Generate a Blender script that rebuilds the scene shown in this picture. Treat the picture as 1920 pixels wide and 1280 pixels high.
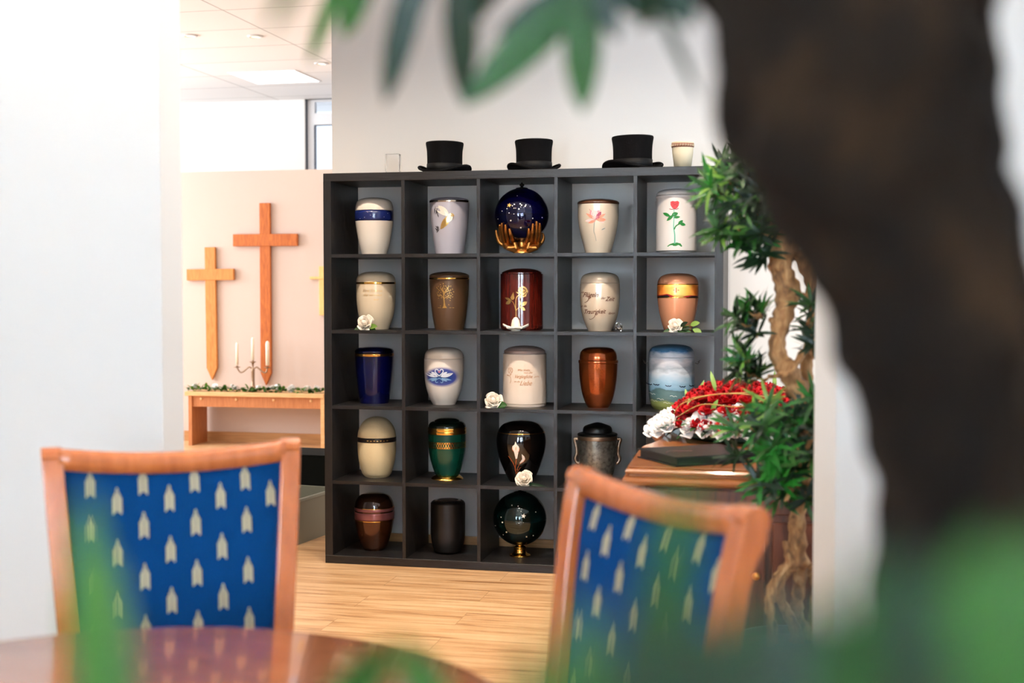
import bpy, bmesh, math, random
from mathutils import Vector, Matrix, Euler
for o in list(bpy.data.objects): bpy.data.objects.remove(o)
SC = bpy.context.scene
COL = SC.collection
PI = math.pi
R = math.radians

# ---------------------------------------------------------------- camera
F = 2450.0; YAW = R(12.4); PITCH = math.atan(100/F)
CAM = Vector((0, 0, 1.31))
cd = bpy.data.cameras.new('camera'); cam = bpy.data.objects.new('camera', cd); COL.objects.link(cam)
cam.location = CAM; cam.rotation_euler = (PI/2 - PITCH, 0, YAW)
cd.sensor_width = 36; cd.lens = F/1920*36; cd.clip_start = .02; cd.clip_end = 200
cd.dof.use_dof = True; cd.dof.focus_distance = 6.05; cd.dof.aperture_fstop = 2.6
SC.camera = cam
# ---------------------------------------------------------------- colour management, world
vs = SC.view_settings
vs.view_transform = 'Standard'; vs.look = 'None'; vs.gamma = 1; vs.exposure = 0.0; vs.use_curve_mapping = False
w = bpy.data.worlds.new('sky'); SC.world = w; w.use_nodes = True
wb = w.node_tree.nodes['Background']; wb.inputs['Color'].default_value = (.75, .86, 1, 1); wb.inputs['Strength'].default_value = 1.6

def srgb(h):
    if isinstance(h, str):
        h = h.lstrip('#'); c = [int(h[i:i+2], 16)/255 for i in (0, 2, 4)]
    else: c = [v/255 for v in h]
    return tuple((v/12.92 if v <= .04045 else ((v+.055)/1.055)**2.4) for v in c) + (1,)
def area(name, loc, rot, sx, sy, power, col):
    l = bpy.data.lights.new(name, 'AREA'); l.shape = 'RECTANGLE'; l.size = sx; l.size_y = sy
    l.energy = power; l.color = col[:3]
    o = bpy.data.objects.new(name, l); COL.objects.link(o); o.location = loc; o.rotation_euler = rot
    return o
COOL = (.68, .85, 1.0); WARM = (1.0, .86, .70)
# daylight entering through the window openings of the rear wall (behind the viewer) and of the chapel room
area('daylight_rear_window', (-2.1, -2.72, 1.75), (R(90), 0, 0), 1.5, 1.7, 235, COOL)
area('daylight_rear_window', (.6, -2.72, 1.75), (R(90), 0, 0), 1.5, 1.7, 235, COOL)
area('daylight_side_window', (2.45, 4.75, 1.75), (R(90), 0, R(90)), 1.4, 1.6, 55, (.62, .82, 1.0))
area('daylight_chapel_window', (-8.05, 9.0, 1.9), (R(90), 0, R(-90)), 4.0, 2.0, 300, (.95, .97, 1.0))

# ---------------------------------------------------------------- projection helpers (the camera's own geometry)
_f = Vector((-math.sin(YAW)*math.cos(PITCH), math.cos(YAW)*math.cos(PITCH), -math.sin(PITCH)))
_r = Vector((math.cos(YAW), math.sin(YAW), 0)); _u = _r.cross(_f)
def ray(px, py): return _f + _r*((px-960)/F) + _u*((640-py)/F)
def at_Y(px, py, Y): d = ray(px, py); return CAM + d*(Y/d.y)
def at_z(px, py, z): d = ray(px, py); return CAM + d*((z-CAM.z)/d.z)
def at_d(px, py, Z): return CAM + ray(px, py)*Z
def depth(p): return (Vector(p)-CAM).dot(_f)

# ---------------------------------------------------------------- materials
M = {}
def mat(name, col, rough=.5, metal=0, coat=0, spec=.5, trans=0, emis=None, es=0, ior=1.45, bump=None, sheen=0, alpha=1, subs=0):
    m = bpy.data.materials.new(name); m.use_nodes = True; nt = m.node_tree
    b = nt.nodes['Principled BSDF']
    b.inputs['Base Color'].default_value = srgb(col); b.inputs['Roughness'].default_value = rough
    b.inputs['Metallic'].default_value = metal; b.inputs['Coat Weight'].default_value = coat
    b.inputs['Coat Roughness'].default_value = .06
    b.inputs['Specular IOR Level'].default_value = spec; b.inputs['Transmission Weight'].default_value = trans
    b.inputs['IOR'].default_value = ior; b.inputs['Sheen Weight'].default_value = sheen
    if emis: b.inputs['Emission Color'].default_value = srgb(emis); b.inputs['Emission Strength'].default_value = es
    if bump:
        sc, st = bump[:2]
        tc = nt.nodes.new('ShaderNodeTexCoord'); n = nt.nodes.new('ShaderNodeTexNoise'); n.inputs['Scale'].default_value = sc
        n.inputs['Detail'].default_value = 4
        bp = nt.nodes.new('ShaderNodeBump'); bp.inputs['Strength'].default_value = st; bp.inputs['Distance'].default_value = .004
        nt.links.new(tc.outputs['Object'], n.inputs['Vector']); nt.links.new(n.outputs['Fac'], bp.inputs['Height'])
        nt.links.new(bp.outputs['Normal'], b.inputs['Normal'])
    M[name] = m; return m
def ramp_noise(name, cols, scale=(1, 1, 1), nscale=5, rough=.5, detail=6, coat=0, metal=0, bump=0, dist=0, coords='Object', spec=.5, wave=None, rough2=None):
    """procedural material: stretched noise through a colour ramp; cols = [(pos, colour)...]"""
    m = mat(name, cols[0][1], rough, metal, coat, spec); nt = m.node_tree; b = nt.nodes['Principled BSDF']
    tc = nt.nodes.new('ShaderNodeTexCoord'); mp = nt.nodes.new('ShaderNodeMapping'); mp.inputs['Scale'].default_value = scale
    n = nt.nodes.new('ShaderNodeTexNoise'); n.inputs['Scale'].default_value = nscale; n.inputs['Detail'].default_value = detail
    n.inputs['Distortion'].default_value = dist
    cr = nt.nodes.new('ShaderNodeValToRGB'); e = cr.color_ramp.elements
    while len(e) < len(cols): e.new(.5)
    for i, (p, c) in enumerate(cols): e[i].position = p; e[i].color = srgb(c)
    nt.links.new(tc.outputs[coords], mp.inputs['Vector']); nt.links.new(mp.outputs['Vector'], n.inputs['Vector'])
    nt.links.new(n.outputs['Fac'], cr.inputs['Fac']); nt.links.new(cr.outputs['Color'], b.inputs['Base Color'])
    if bump:
        bp = nt.nodes.new('ShaderNodeBump'); bp.inputs['Strength'].default_value = bump; bp.inputs['Distance'].default_value = .005
        nt.links.new(n.outputs['Fac'], bp.inputs['Height']); nt.links.new(bp.outputs['Normal'], b.inputs['Normal'])
    return m

mat('wall_paint', (236, 233, 229), .85, bump=(160, .08))
mat('wall_white', (216, 217, 217), .85, bump=(160, .08))
mat('chapel_cream', (206, 188, 178), .9, bump=(90, .15))
mat('white_plaster', (245, 244, 242), .9)
mat('window_white', (240, 242, 245), .4)
mat('window_seal', (70, 80, 95), .5)
mat('glass', (255, 255, 255), .0, trans=1, ior=1.05, spec=.3)
ramp_noise('shelf_black', [(.3, (16, 14, 14)), (.7, (34, 30, 29))], (2, 30, 30), 6, .42, bump=.25, spec=.6)
ramp_noise('shelf_black_upright', [(.3, (16, 14, 14)), (.7, (32, 29, 28))], (30, 30, 2), 6, .42, bump=.2, spec=.6)
ramp_noise('skirting_oak', [(.3, (168, 120, 72)), (.7, (196, 146, 94))], (1, 10, 20), 5, .5)
ramp_noise('chair_wood', [(.3, (164, 84, 40)), (.7, (186, 102, 52))], (14, 14, 2), 4, .25, coat=.8, dist=.4)
ramp_noise('table_wood', [(.25, (112, 58, 30)), (.55, (150, 84, 48)), (.8, (176, 106, 62))], (2, 14, 5), 3, .2, coat=.5, dist=1.0)
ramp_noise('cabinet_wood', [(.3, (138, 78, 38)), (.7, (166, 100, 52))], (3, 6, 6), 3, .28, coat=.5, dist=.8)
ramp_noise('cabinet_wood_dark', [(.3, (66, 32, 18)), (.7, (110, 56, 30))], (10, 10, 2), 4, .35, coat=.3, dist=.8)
ramp_noise('cross_oak', [(.3, (164, 80, 24)), (.7, (200, 112, 42))], (14, 14, 2), 5, .5, dist=.8)
ramp_noise('cross_light_oak', [(.3, (190, 116, 50)), (.7, (214, 144, 72))], (14, 14, 2), 5, .5, dist=.8)
ramp_noise('cross_beech', [(.3, (226, 180, 110)), (.7, (238, 198, 132))], (14, 14, 2), 5, .5)
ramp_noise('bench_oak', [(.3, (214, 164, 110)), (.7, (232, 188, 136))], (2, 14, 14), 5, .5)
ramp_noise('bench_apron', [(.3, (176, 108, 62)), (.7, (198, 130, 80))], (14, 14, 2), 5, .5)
ramp_noise('bark', [(.3, (84, 56, 34)), (.5, (150, 106, 66)), (.75, (196, 152, 104))], (6, 6, 2.2), 8, .85, detail=8, bump=.9, dist=.6)
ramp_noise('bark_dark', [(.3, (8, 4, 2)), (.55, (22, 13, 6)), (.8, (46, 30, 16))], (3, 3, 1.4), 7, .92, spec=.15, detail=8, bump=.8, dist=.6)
ramp_noise('soil', [(.3, (40, 30, 22)), (.7, (84, 66, 48))], (1, 1, 1), 60, .95, bump=.6)
def leafmat(name, c1, c2, rough=.38):
    m = ramp_noise(name, [(.35, c1), (.65, c2)], (1, 1, 1), 9, rough)
    nt = m.node_tree; b = nt.nodes['Principled BSDF']; out = nt.nodes['Material Output']
    t = nt.nodes.new('ShaderNodeBsdfTranslucent'); t.inputs['Color'].default_value = srgb(c2)
    mx = nt.nodes.new('ShaderNodeMixShader'); mx.inputs[0].default_value = .28
    nt.links.new(b.outputs[0], mx.inputs[1]); nt.links.new(t.outputs[0], mx.inputs[2]); nt.links.new(mx.outputs[0], out.inputs['Surface'])
    return m
leafmat('leaf_dark', (14, 34, 18), (28, 54, 30)); leafmat('leaf_mid', (30, 68, 24), (60, 104, 44))
leafmat('leaf_light', (84, 132, 40), (140, 170, 80)); leafmat('leaf_bright', (14, 88, 22), (44, 122, 38)); leafmat('leaf_near_bright', (26, 70, 16), (48, 92, 26), .5)
leafmat('leaf_near', (14, 56, 4), (32, 78, 6), .5); leafmat('leaf_near_dark', (4, 26, 12), (9, 42, 18), .45)
leafmat('garland_leaf', (48, 96, 30), (100, 146, 56))
mat('petal_white', (236, 224, 208), .6, sheen=.3); mat('petal_pure', (242, 240, 238), .6, sheen=.3)
mat('petal_red', (172, 2, 14), .6, spec=.25); mat('petal_red_dark', (112, 0, 10), .6, spec=.2)
mat('twig', (172, 132, 70), .6); mat('hat_felt', (9, 8, 9), .95, spec=.15, bump=(300, .3)); mat('hat_ribbon', (6, 6, 7), .6, spec=.3)
mat('gold', (255, 196, 96), .14, 1); mat('gold_matte', (214, 150, 78), .3, .9); mat('gilt', (226, 184, 110), .3, .9)
mat('bronze_hand', (196, 128, 62), .3, .85); mat('silver_band', (210, 196, 178), .15, 1)
mat('dark_metal', (40, 38, 36), .25, .9); mat('steel', (170, 172, 176), .2, 1); mat('wire', (150, 140, 125), .3, .9)
mat('pewter', (150, 126, 104), .35, .9)
mat('porcelain', (232, 220, 206), .22, coat=.5); mat('navy_glaze', (22, 34, 92), .25, coat=.7)
mat('lilac_grey', (176, 172, 182), .38, coat=.2); mat('lilac_dark', (140, 136, 148), .35, coat=.2)
mat('dove_white', (245, 240, 226), .3, .3); mat('ink_dark', (38, 32, 30), .5)
mat('pearl_cream', (230, 214, 192), .26, .25, coat=.4); mat('lid_brown', (82, 50, 32), .3, coat=.5)
mat('white_metal', (216, 210, 206), .38, coat=.2)
mat('rose_red', (196, 50, 54), .5); mat('rose_dark', (150, 26, 34), .5); mat('paint_green', (28, 116, 44), .5); mat('paint_teal', (96, 168, 140), .5)
mat('pink', (222, 132, 142), .5); mat('pink_pale', (244, 196, 190), .5); mat('pink_deep', (160, 62, 92), .5); mat('stem_grey', (128, 138, 134), .5); mat('coral', (232, 142, 116), .5)
mat('beige_glaze', (214, 196, 168), .32, coat=.3); mat('brown_matte', (92, 66, 44), .42, .15)
mat('sand_matte', (222, 204, 188), .7, bump=(200, .1)); mat('taupe_lid', (150, 126, 116), .6)
mat('pearl_bronze', (222, 202, 178), .24, .3, coat=.3); mat('script_brown', (92, 52, 36), .5); mat('script_tan', (190, 142, 104), .5)
mat('copper_satin', (226, 156, 118), .27, .35, coat=.2); mat('sunset_cross', (214, 60, 40), .4)
mat('royal_blue', (4, 10, 66), .16, .35, coat=.9); mat('royal_lid', (4, 9, 50), .2, .3, coat=.9)
mat('egg_cream', (222, 202, 160), .6, bump=(140, .2)); mat('band_black', (34, 28, 26), .3)
mat('bottle_green', (10, 74, 58), .25, .3, coat=.6); mat('green_lid', (14, 34, 26), .2, .3, coat=.8)
mat('black_gloss', (8, 6, 6), .06, coat=1); mat('calla_white', (238, 226, 214), .4); mat('copper_line', (200, 104, 56), .3, .5)
mat('black_satin', (22, 20, 20), .35); mat('graphite_lid', (40, 40, 38), .35, .7)
mat('mauve_band', (150, 92, 96), .3, .4, coat=.5); mat('brown_bronze', (86, 48, 26), .22, .6, coat=.6)
mat('dark_brown_gloss', (44, 24, 14), .15, .3, coat=.9)
mat('cobalt_glass', (2, 2, 50), .05, .6, coat=1); mat('emerald_glass', (3, 30, 28), .05, .6, coat=1)
mat('star_white', (240, 235, 225), .3, .2); mat('blue_band', (60, 80, 150), .4)
mat('stone_beige', (216, 202, 172), .6); mat('terracotta', (142, 86, 66), .6)
mat('ceramic_white', (238, 228, 212), .35, coat=.4)
mat('grey_plastic', (122, 122, 108), .4); mat('black_plastic', (16, 18, 16), .9, spec=.1); mat('leather_black', (12, 9, 13), .35, spec=.3); mat('paper', (230, 225, 215), .8)
mat('folder_emblem', (120, 72, 70), .3, .4)
mat('candle_wax', (246, 238, 220), .5); mat('wick', (40, 32, 28), .8)
mat('lamp_glow', (255, 240, 220), .5, emis=(255, 214, 160), es=9); mat('lamp_trim', (226, 228, 230), .3)
mat('panel_glow', (255, 255, 255), .5, emis=(255, 250, 240), es=4)
mat('pot_grey', (70, 66, 62), .6); mat('acrylic', (255, 255, 255), .03, trans=1, ior=1.49)
mat('crystal', (255, 244, 236), .0, trans=1, ior=2.2)
mat('house_brick', (228, 206, 200), .9); mat('house_slate', (150, 170, 196), .9)
mat('motif', (166, 152, 122), .75, bump=(500, .5)); mat('chair_fabric', (0, 50, 96), .9, bump=(700, .4), spec=.12)
mat('swan_light', (206, 214, 228), .5); mat('swan_blue', (120, 160, 200), .5)
# speckled metal of the handled urn
ramp_noise('speckled_pewter', [(.3, (82, 80, 74)), (.5, (122, 120, 112)), (.75, (142, 140, 130))], (1, 1, 1), 60, .32, metal=.7, detail=8)
ramp_noise('mahogany', [(.3, (60, 14, 8)), (.7, (96, 26, 16))], (30, 30, 2), 5, .18, coat=.9)
ramp_noise('copper_fleck', [(.3, (150, 68, 26)), (.7, (186, 92, 40))], (1, 1, 1), 200, .2, metal=.8, coat=.6)

def floor_mat():
    m = mat('oak_laminate', (210, 160, 110), .3, spec=.5); nt = m.node_tree; b = nt.nodes['Principled BSDF']; N = nt.nodes.new; L = nt.links.new
    tc = N('ShaderNodeTexCoord')
    br = N('ShaderNodeTexBrick'); br.inputs['Scale'].default_value = 1; br.inputs['Brick Width'].default_value = 1.3; br.inputs['Row Height'].default_value = .195
    br.inputs['Mortar Size'].default_value = .0012; br.inputs['Color1'].default_value = (.25, .25, .25, 1); br.inputs['Color2'].default_value = (.75, .75, .75, 1); br.inputs['Mortar'].default_value = (0, 0, 0, 1)
    br.offset = .37
    L(tc.outputs['Object'], br.inputs['Vector'])
    mp = N('ShaderNodeMapping'); mp.inputs['Scale'].default_value = (.9, 11, 1)
    ad = N('ShaderNodeVectorMath'); ad.operation = 'ADD'; L(tc.outputs['Object'], ad.inputs[0])
    sc = N('ShaderNodeVectorMath'); sc.operation = 'SCALE'; sc.inputs['Scale'].default_value = 7; L(br.outputs['Color'], sc.inputs[0]); L(sc.outputs[0], ad.inputs[1])
    L(ad.outputs[0], mp.inputs['Vector'])
    n = N('ShaderNodeTexNoise'); n.inputs['Scale'].default_value = 2.4; n.inputs['Detail'].default_value = 9; n.inputs['Distortion'].default_value = .5; n.inputs['Roughness'].default_value = .62
    L(mp.outputs[0], n.inputs['Vector'])
    cr = N('ShaderNodeValToRGB'); e = cr.color_ramp.elements; e.new(.5); e.new(.6)
    for i, (p, c) in enumerate([(.3, (150, 104, 66)), (.44, (204, 158, 112)), (.56, (222, 180, 134)), (.75, (232, 194, 150))]): e[i].position = p; e[i].color = srgb(c)
    L(n.outputs['Fac'], cr.inputs['Fac'])
    mx = N('ShaderNodeMix'); mx.data_type = 'RGBA'; mx.blend_type = 'MULTIPLY'; mx.inputs[0].default_value = 1
    c2 = N('ShaderNodeValToRGB'); c2.color_ramp.elements[0].position = 0; c2.color_ramp.elements[0].color = (.55, .5, .45, 1); c2.color_ramp.elements[1].position = .2; c2.color_ramp.elements[1].color = (.92, .9, .88, 1)
    ee = c2.color_ramp.elements.new(.8); ee.color = (1, 1, 1, 1)
    L(br.outputs['Color'], c2.inputs['Fac']); L(cr.outputs[0], mx.inputs[6]); L(c2.outputs[0], mx.inputs[7]); L(mx.outputs[2], b.inputs['Base Color'])
    bp = N('ShaderNodeBump'); bp.inputs['Strength'].default_value = .12; L(n.outputs['Fac'], bp.inputs['Height']); L(bp.outputs[0], b.inputs['Normal'])
floor_mat()
def ceiling_mat():
    m = mat('ceiling_tiles', (240, 240, 240), .9); nt = m.node_tree; b = nt.nodes['Principled BSDF']; N = nt.nodes.new; L = nt.links.new
    tc = N('ShaderNodeTexCoord'); br = N('ShaderNodeTexBrick'); br.offset = 0
    br.inputs['Scale'].default_value = 1; br.inputs['Brick Width'].default_value = 1.25; br.inputs['Row Height'].default_value = .625; br.inputs['Mortar Size'].default_value = .006
    br.inputs['Color1'].default_value = srgb((236, 236, 236)); br.inputs['Color2'].default_value = srgb((232, 232, 232)); br.inputs['Mortar'].default_value = srgb((176, 176, 176))
    L(tc.outputs['Object'], br.inputs['Vector']); L(br.outputs['Color'], b.inputs['Base Color'])
ceiling_mat()
def seascape_mat():   # painted sky, gulls-level haze, sea and dune on the urn; local z (metres) drives a ramp
    m = mat('seascape_paint', (120, 140, 160), .3, coat=.4); nt = m.node_tree; b = nt.nodes['Principled BSDF']; N = nt.nodes.new; L = nt.links.new
    tc = N('ShaderNodeTexCoord'); sp = N('ShaderNodeSeparateXYZ'); L(tc.outputs['Object'], sp.inputs[0])
    mp = N('ShaderNodeMapping'); mp.inputs['Scale'].default_value = (9, 9, 22); n = N('ShaderNodeTexNoise'); n.inputs['Scale'].default_value = 1.5; n.inputs['Detail'].default_value = 3
    L(tc.outputs['Object'], mp.inputs[0]); L(mp.outputs[0], n.inputs['Vector'])
    a = N('ShaderNodeMath'); a.operation = 'MULTIPLY_ADD'; L(n.outputs['Fac'], a.inputs[0]); a.inputs[1].default_value = .075
    L(sp.outputs['Z'], a.inputs[2])
    d = N('ShaderNodeMath'); d.operation = 'MULTIPLY_ADD'; L(a.outputs[0], d.inputs[0]); d.inputs[1].default_value = 1/.34; d.inputs[2].default_value = -.11
    cr = N('ShaderNodeValToRGB'); e = cr.color_ramp.elements
    st = [(0, (168, 170, 88)), (.10, (150, 160, 92)), (.14, (84, 112, 112)), (.20, (92, 124, 124)), (.27, (76, 104, 106)), (.29, (120, 160, 184)), (.38, (150, 184, 206)), (.50, (196, 206, 214)), (.56, (150, 160, 172)), (.66, (206, 208, 214)), (.74, (170, 182, 196)), (.80, (50, 96, 132)), (.88, (90, 124, 150)), (1, (22, 66, 102))]
    while len(e) < len(st): e.new(.5)
    for i, (p, c) in enumerate(st): e[i].position = p; e[i].color = srgb(c)
    L(d.outputs[0], cr.inputs['Fac']); L(cr.outputs[0], b.inputs['Base Color'])
seascape_mat()
def sunset_mat():     # painted sunset strip on the copper urn
    m = mat('sunset_paint', (230, 180, 90), .3, coat=.5); nt = m.node_tree; b = nt.nodes['Principled BSDF']; N = nt.nodes.new; L = nt.links.new
    tc = N('ShaderNodeTexCoord'); sp = N('ShaderNodeSeparateXYZ'); L(tc.outputs['Object'], sp.inputs[0])
    ab = N('ShaderNodeMath'); ab.operation = 'ABSOLUTE'; L(sp.outputs['X'], ab.inputs[0])
    n = N('ShaderNodeTexNoise'); n.inputs['Scale'].default_value = 40; L(tc.outputs['Object'], n.inputs['Vector'])
    a = N('ShaderNodeMath'); a.operation = 'MULTIPLY_ADD'; L(n.outputs['Fac'], a.inputs[0]); a.inputs[1].default_value = .03; L(ab.outputs[0], a.inputs[2])
    s = N('ShaderNodeMath'); s.operation = 'MULTIPLY'; L(a.outputs[0], s.inputs[0]); s.inputs[1].default_value = 6.5
    cr = N('ShaderNodeValToRGB'); e = cr.color_ramp.elements
    st = [(0, (238, 220, 140)), (.35, (228, 190, 90)), (.6, (228, 128, 50)), (.9, (130, 50, 30))]
    while len(e) < len(st): e.new(.5)
    for i, (p, c) in enumerate(st): e[i].position = p; e[i].color = srgb(c)
    L(s.outputs[0], cr.inputs['Fac']); L(cr.outputs[0], b.inputs['Base Color'])
sunset_mat()
def swan_mat():       # airbrushed blue oval on white glaze (soft edged painting)
    m = mat('swan_glaze', (226, 218, 210), .3, coat=.4); nt = m.node_tree; b = nt.nodes['Principled BSDF']; N = nt.nodes.new; L = nt.links.new
    tc = N('ShaderNodeTexCoord'); mp = N('ShaderNodeMapping'); mp.vector_type = 'POINT'
    L(tc.outputs['Object'], mp.inputs[0]); mp.inputs['Location'].default_value = (.010*11.5, 0, -.136*20); mp.inputs['Scale'].default_value = (11.5, 0, 20)
    ln = N('ShaderNodeVectorMath'); ln.operation = 'LENGTH'; L(mp.outputs[0], ln.inputs[0])
    pw = N('ShaderNodeMath'); pw.operation = 'POWER'; L(ln.outputs['Value'], pw.inputs[0]); pw.inputs[1].default_value = 1.0
    cr = N('ShaderNodeValToRGB'); e = cr.color_ramp.elements
    st = [(0, (24, 70, 118)), (.45, (30, 62, 130)), (.75, (66, 76, 152)), (1.0, (226, 218, 210))]
    while len(e) < len(st): e.new(.5)
    for i, (p, c) in enumerate(st): e[i].position = p; e[i].color = srgb(c)
    L(pw.outputs[0], cr.inputs['Fac']); L(cr.outputs[0], b.inputs['Base Color'])
swan_mat()

# ---------------------------------------------------------------- mesh building
class MB:
    def __init__(s): s.v = []; s.f = []; s.m = []; s.sm = []
    def add(s, vs, fs, mi=0, smooth=False):
        o = len(s.v); s.v += [tuple(v) for v in vs]
        for f in fs: s.f.append(tuple(i+o for i in f)); s.m.append(mi); s.sm.append(smooth)
    def box(s, x0, x1, y0, y1, z0, z1, mi=0, mx=None):
        vs = [Vector((x, y, z)) for z in (z0, z1) for x, y in ((x0, y0), (x1, y0), (x1, y1), (x0, y1))]
        if mx: vs = [mx @ v for v in vs]
        s.add(vs, [(3, 2, 1, 0), (4, 5, 6, 7), (0, 1, 5, 4), (1, 2, 6, 5), (2, 3, 7, 6), (3, 0, 4, 7)], mi)
    def prism(s, pts, z0, z1, mi=0, mx=None, smooth=False):
        n = len(pts); vs = [Vector((x, y, z0)) for x, y in pts]+[Vector((x, y, z1)) for x, y in pts]
        if mx: vs = [mx @ v for v in vs]
        fs = [tuple(range(n))[::-1], tuple(range(n, 2*n))]+[(i, (i+1) % n, n+(i+1) % n, n+i) for i in range(n)]
        s.add(vs, fs, mi, smooth)
    def lathe(s, prof, seg=48, c=(0, 0, 0), mi=0, smooth=True, mx=None, sx=1, sy=1):
        vs = []; fs = []
        for r, z in prof:
            for k in range(seg):
                a = 2*PI*k/seg; v = Vector((c[0]+r*math.cos(a)*sx, c[1]+r*math.sin(a)*sy, c[2]+z)); vs.append(mx @ v if mx else v)
        for i in range(len(prof)-1):
            for k in range(seg):
                k2 = (k+1) % seg; fs.append((i*seg+k, i*seg+k2, (i+1)*seg+k2, (i+1)*seg+k))
        if prof[0][0] > 1e-5: fs.append(tuple(range(seg))[::-1])
        if prof[-1][0] > 1e-5: fs.append(tuple((len(prof)-1)*seg+k for k in range(seg)))
        s.add(vs, fs, mi, smooth)
    def tube(s, pts, rad, seg=10, mi=0, flat=1, cap=True):
        pts = [Vector(p) for p in pts]; n = len(pts)
        if not hasattr(rad, '__len__'): rad = [rad]*n
        t0 = (pts[1]-pts[0]).normalized(); a = Vector((0, 0, 1)) if abs(t0.z) < .9 else Vector((1, 0, 0))
        nn = t0.cross(a).normalized(); vs = []; fs = []
        for i, p in enumerate(pts):
            t = (pts[min(i+1, n-1)]-pts[max(i-1, 0)]).normalized(); nn = (nn - t*nn.dot(t)).normalized(); bb = t.cross(nn)
            for k in range(seg):
                q = 2*PI*k/seg; vs.append(p+nn*math.cos(q)*rad[i]+bb*math.sin(q)*rad[i]*flat)
        for i in range(n-1):
            for k in range(seg):
                k2 = (k+1) % seg; fs.append((i*seg+k, i*seg+k2, (i+1)*seg+k2, (i+1)*seg+k))
        if cap: fs.append(tuple(range(seg))[::-1]); fs.append(tuple((n-1)*seg+k for k in range(seg)))
        s.add(vs, fs, mi, True)
    def sphere(s, c, r, seg=16, rings=10, mi=0, sx=1, sy=1, sz=1):
        prof = [(max(1e-6, r*math.sin(PI*i/rings)), -r*sz*math.cos(PI*i/rings)) for i in range(rings+1)]
        s.lathe(prof, seg, c, mi, sx=sx, sy=sy)
    def leaf(s, base, d, up, L, W, bend=.15, mi=0, seg=5, fold=.18):
        d = Vector(d).normalized(); up = Vector(up); side = d.cross(up)
        if side.length < 1e-4: side = d.cross(Vector((.3, .8, .5)))
        side.normalize(); nrm = side.cross(d).normalized(); base = Vector(base); vs = []; fs = []
        for i in range(seg+1):
            t = i/seg; w = W*.5*(math.sin(PI*min(1, (t*.86+.1)))**.8) if i < seg else W*.02
            c = base+d*L*t*(1-.15*abs(bend)*t)-nrm*(bend*L*t*t)
            vs += [c+side*w+nrm*w*fold, c, c-side*w+nrm*w*fold]
        for i in range(seg):
            o = i*3; fs += [(o, o+3, o+4, o+1), (o+1, o+4, o+5, o+2)]
        s.add(vs, fs, mi, True)
    def grid(s, fn, nu, nv, mi=0, smooth=True, closed=False):
        vs = [fn(i/nu, j/nv) for j in range(nv+1) for i in range(nu+1)]
        fs = [(j*(nu+1)+i, j*(nu+1)+i+1, (j+1)*(nu+1)+i+1, (j+1)*(nu+1)+i) for j in range(nv) for i in range(nu)]
        s.add(vs, fs, mi, smooth)
    def build(s, name, mats, parent=None, loc=None, rot=None, mods=()):
        me = bpy.data.meshes.new(name); me.from_pydata(s.v, [], s.f); me.update()
        for m in (mats if isinstance(mats, (list, tuple)) else [mats]): me.materials.append(M[m])
        me.polygons.foreach_set('material_index', s.m); me.polygons.foreach_set('use_smooth', s.sm)
        o = bpy.data.objects.new(name, me); COL.objects.link(o)
        if parent: o.parent = parent
        if loc: o.location = loc
        if rot: o.rotation_euler = rot
        for md in mods:
            if md[0] == 'bevel':
                b = o.modifiers.new('bevel', 'BEVEL'); b.width = md[1]; b.segments = md[2] if len(md) > 2 else 2; b.limit_method = 'ANGLE'; b.angle_limit = R(35)
            elif md[0] == 'remesh':
                b = o.modifiers.new('remesh', 'REMESH'); b.mode = 'VOXEL'; b.voxel_size = md[1]; b.use_smooth_shade = True
            elif md[0] == 'smooth':
                b = o.modifiers.new('smooth', 'SMOOTH'); b.factor = .5; b.iterations = md[1]
            elif md[0] == 'solid':
                b = o.modifiers.new('solid', 'SOLIDIFY'); b.thickness = md[1]; b.offset = 0
            elif md[0] == 'displace':
                t = bpy.data.textures.new(name, 'CLOUDS'); t.noise_scale = md[2]; t.noise_depth = 3
                b = o.modifiers.new('displace', 'DISPLACE'); b.texture = t; b.strength = md[1]; b.mid_level = .5; b.texture_coords = 'LOCAL'
            elif md[0] == 'subsurf':
                b = o.modifiers.new('subsurf', 'SUBSURF'); b.levels = md[1]; b.render_levels = md[1]
        return o
def thing(name, label, cat, loc=(0, 0, 0), rz=0, group=None):
    o = bpy.data.objects.new(name, None); COL.objects.link(o); o.location = loc; o.rotation_euler = (0, 0, rz)
    o.empty_display_size = .05; return tag(o, label, cat, group)
def tag(o, label, cat, group=None, kind=None):
    o['label'] = label; o['category'] = cat
    if group: o['group'] = group
    if kind: o['kind'] = kind
    return o
def struct(name, mb, m, mods=(), label=None):
    o = mb.build(name, m, mods=mods); o['kind'] = 'structure'
    if label: o['label'] = label
    return o
KIDS = {}
def dup(root, loc, rz, label, group=None):
    r = root.copy(); COL.objects.link(r); r.location = loc; r.rotation_euler = (0, 0, rz); r['label'] = label
    if group: r['group'] = group
    for ch in [c for c in bpy.data.objects if c.parent == root]:
        c = ch.copy(); COL.objects.link(c); c.parent = r
        for g in [g for g in bpy.data.objects if g.parent == ch]:
            d = g.copy(); COL.objects.link(d); d.parent = c
    return r
def cmr(pts, n=6):
    """Catmull-Rom through 2D/3D points; a doubled point is a sharp corner"""
    out = []; P = [Vector(p) for p in pts]
    for i in range(len(P)-1):
        p0 = P[max(i-1, 0)]; p1 = P[i]; p2 = P[i+1]; p3 = P[min(i+2, len(P)-1)]
        if (p2-p1).length < 1e-6: continue
        for k in range(n):
            t = k/n; out.append(.5*((2*p1)+(p2-p0)*t+(2*p0-5*p1+4*p2-p3)*t*t+(3*p1-p0-3*p2+p3)*t**3))
    out.append(P[-1]); return out

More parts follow.
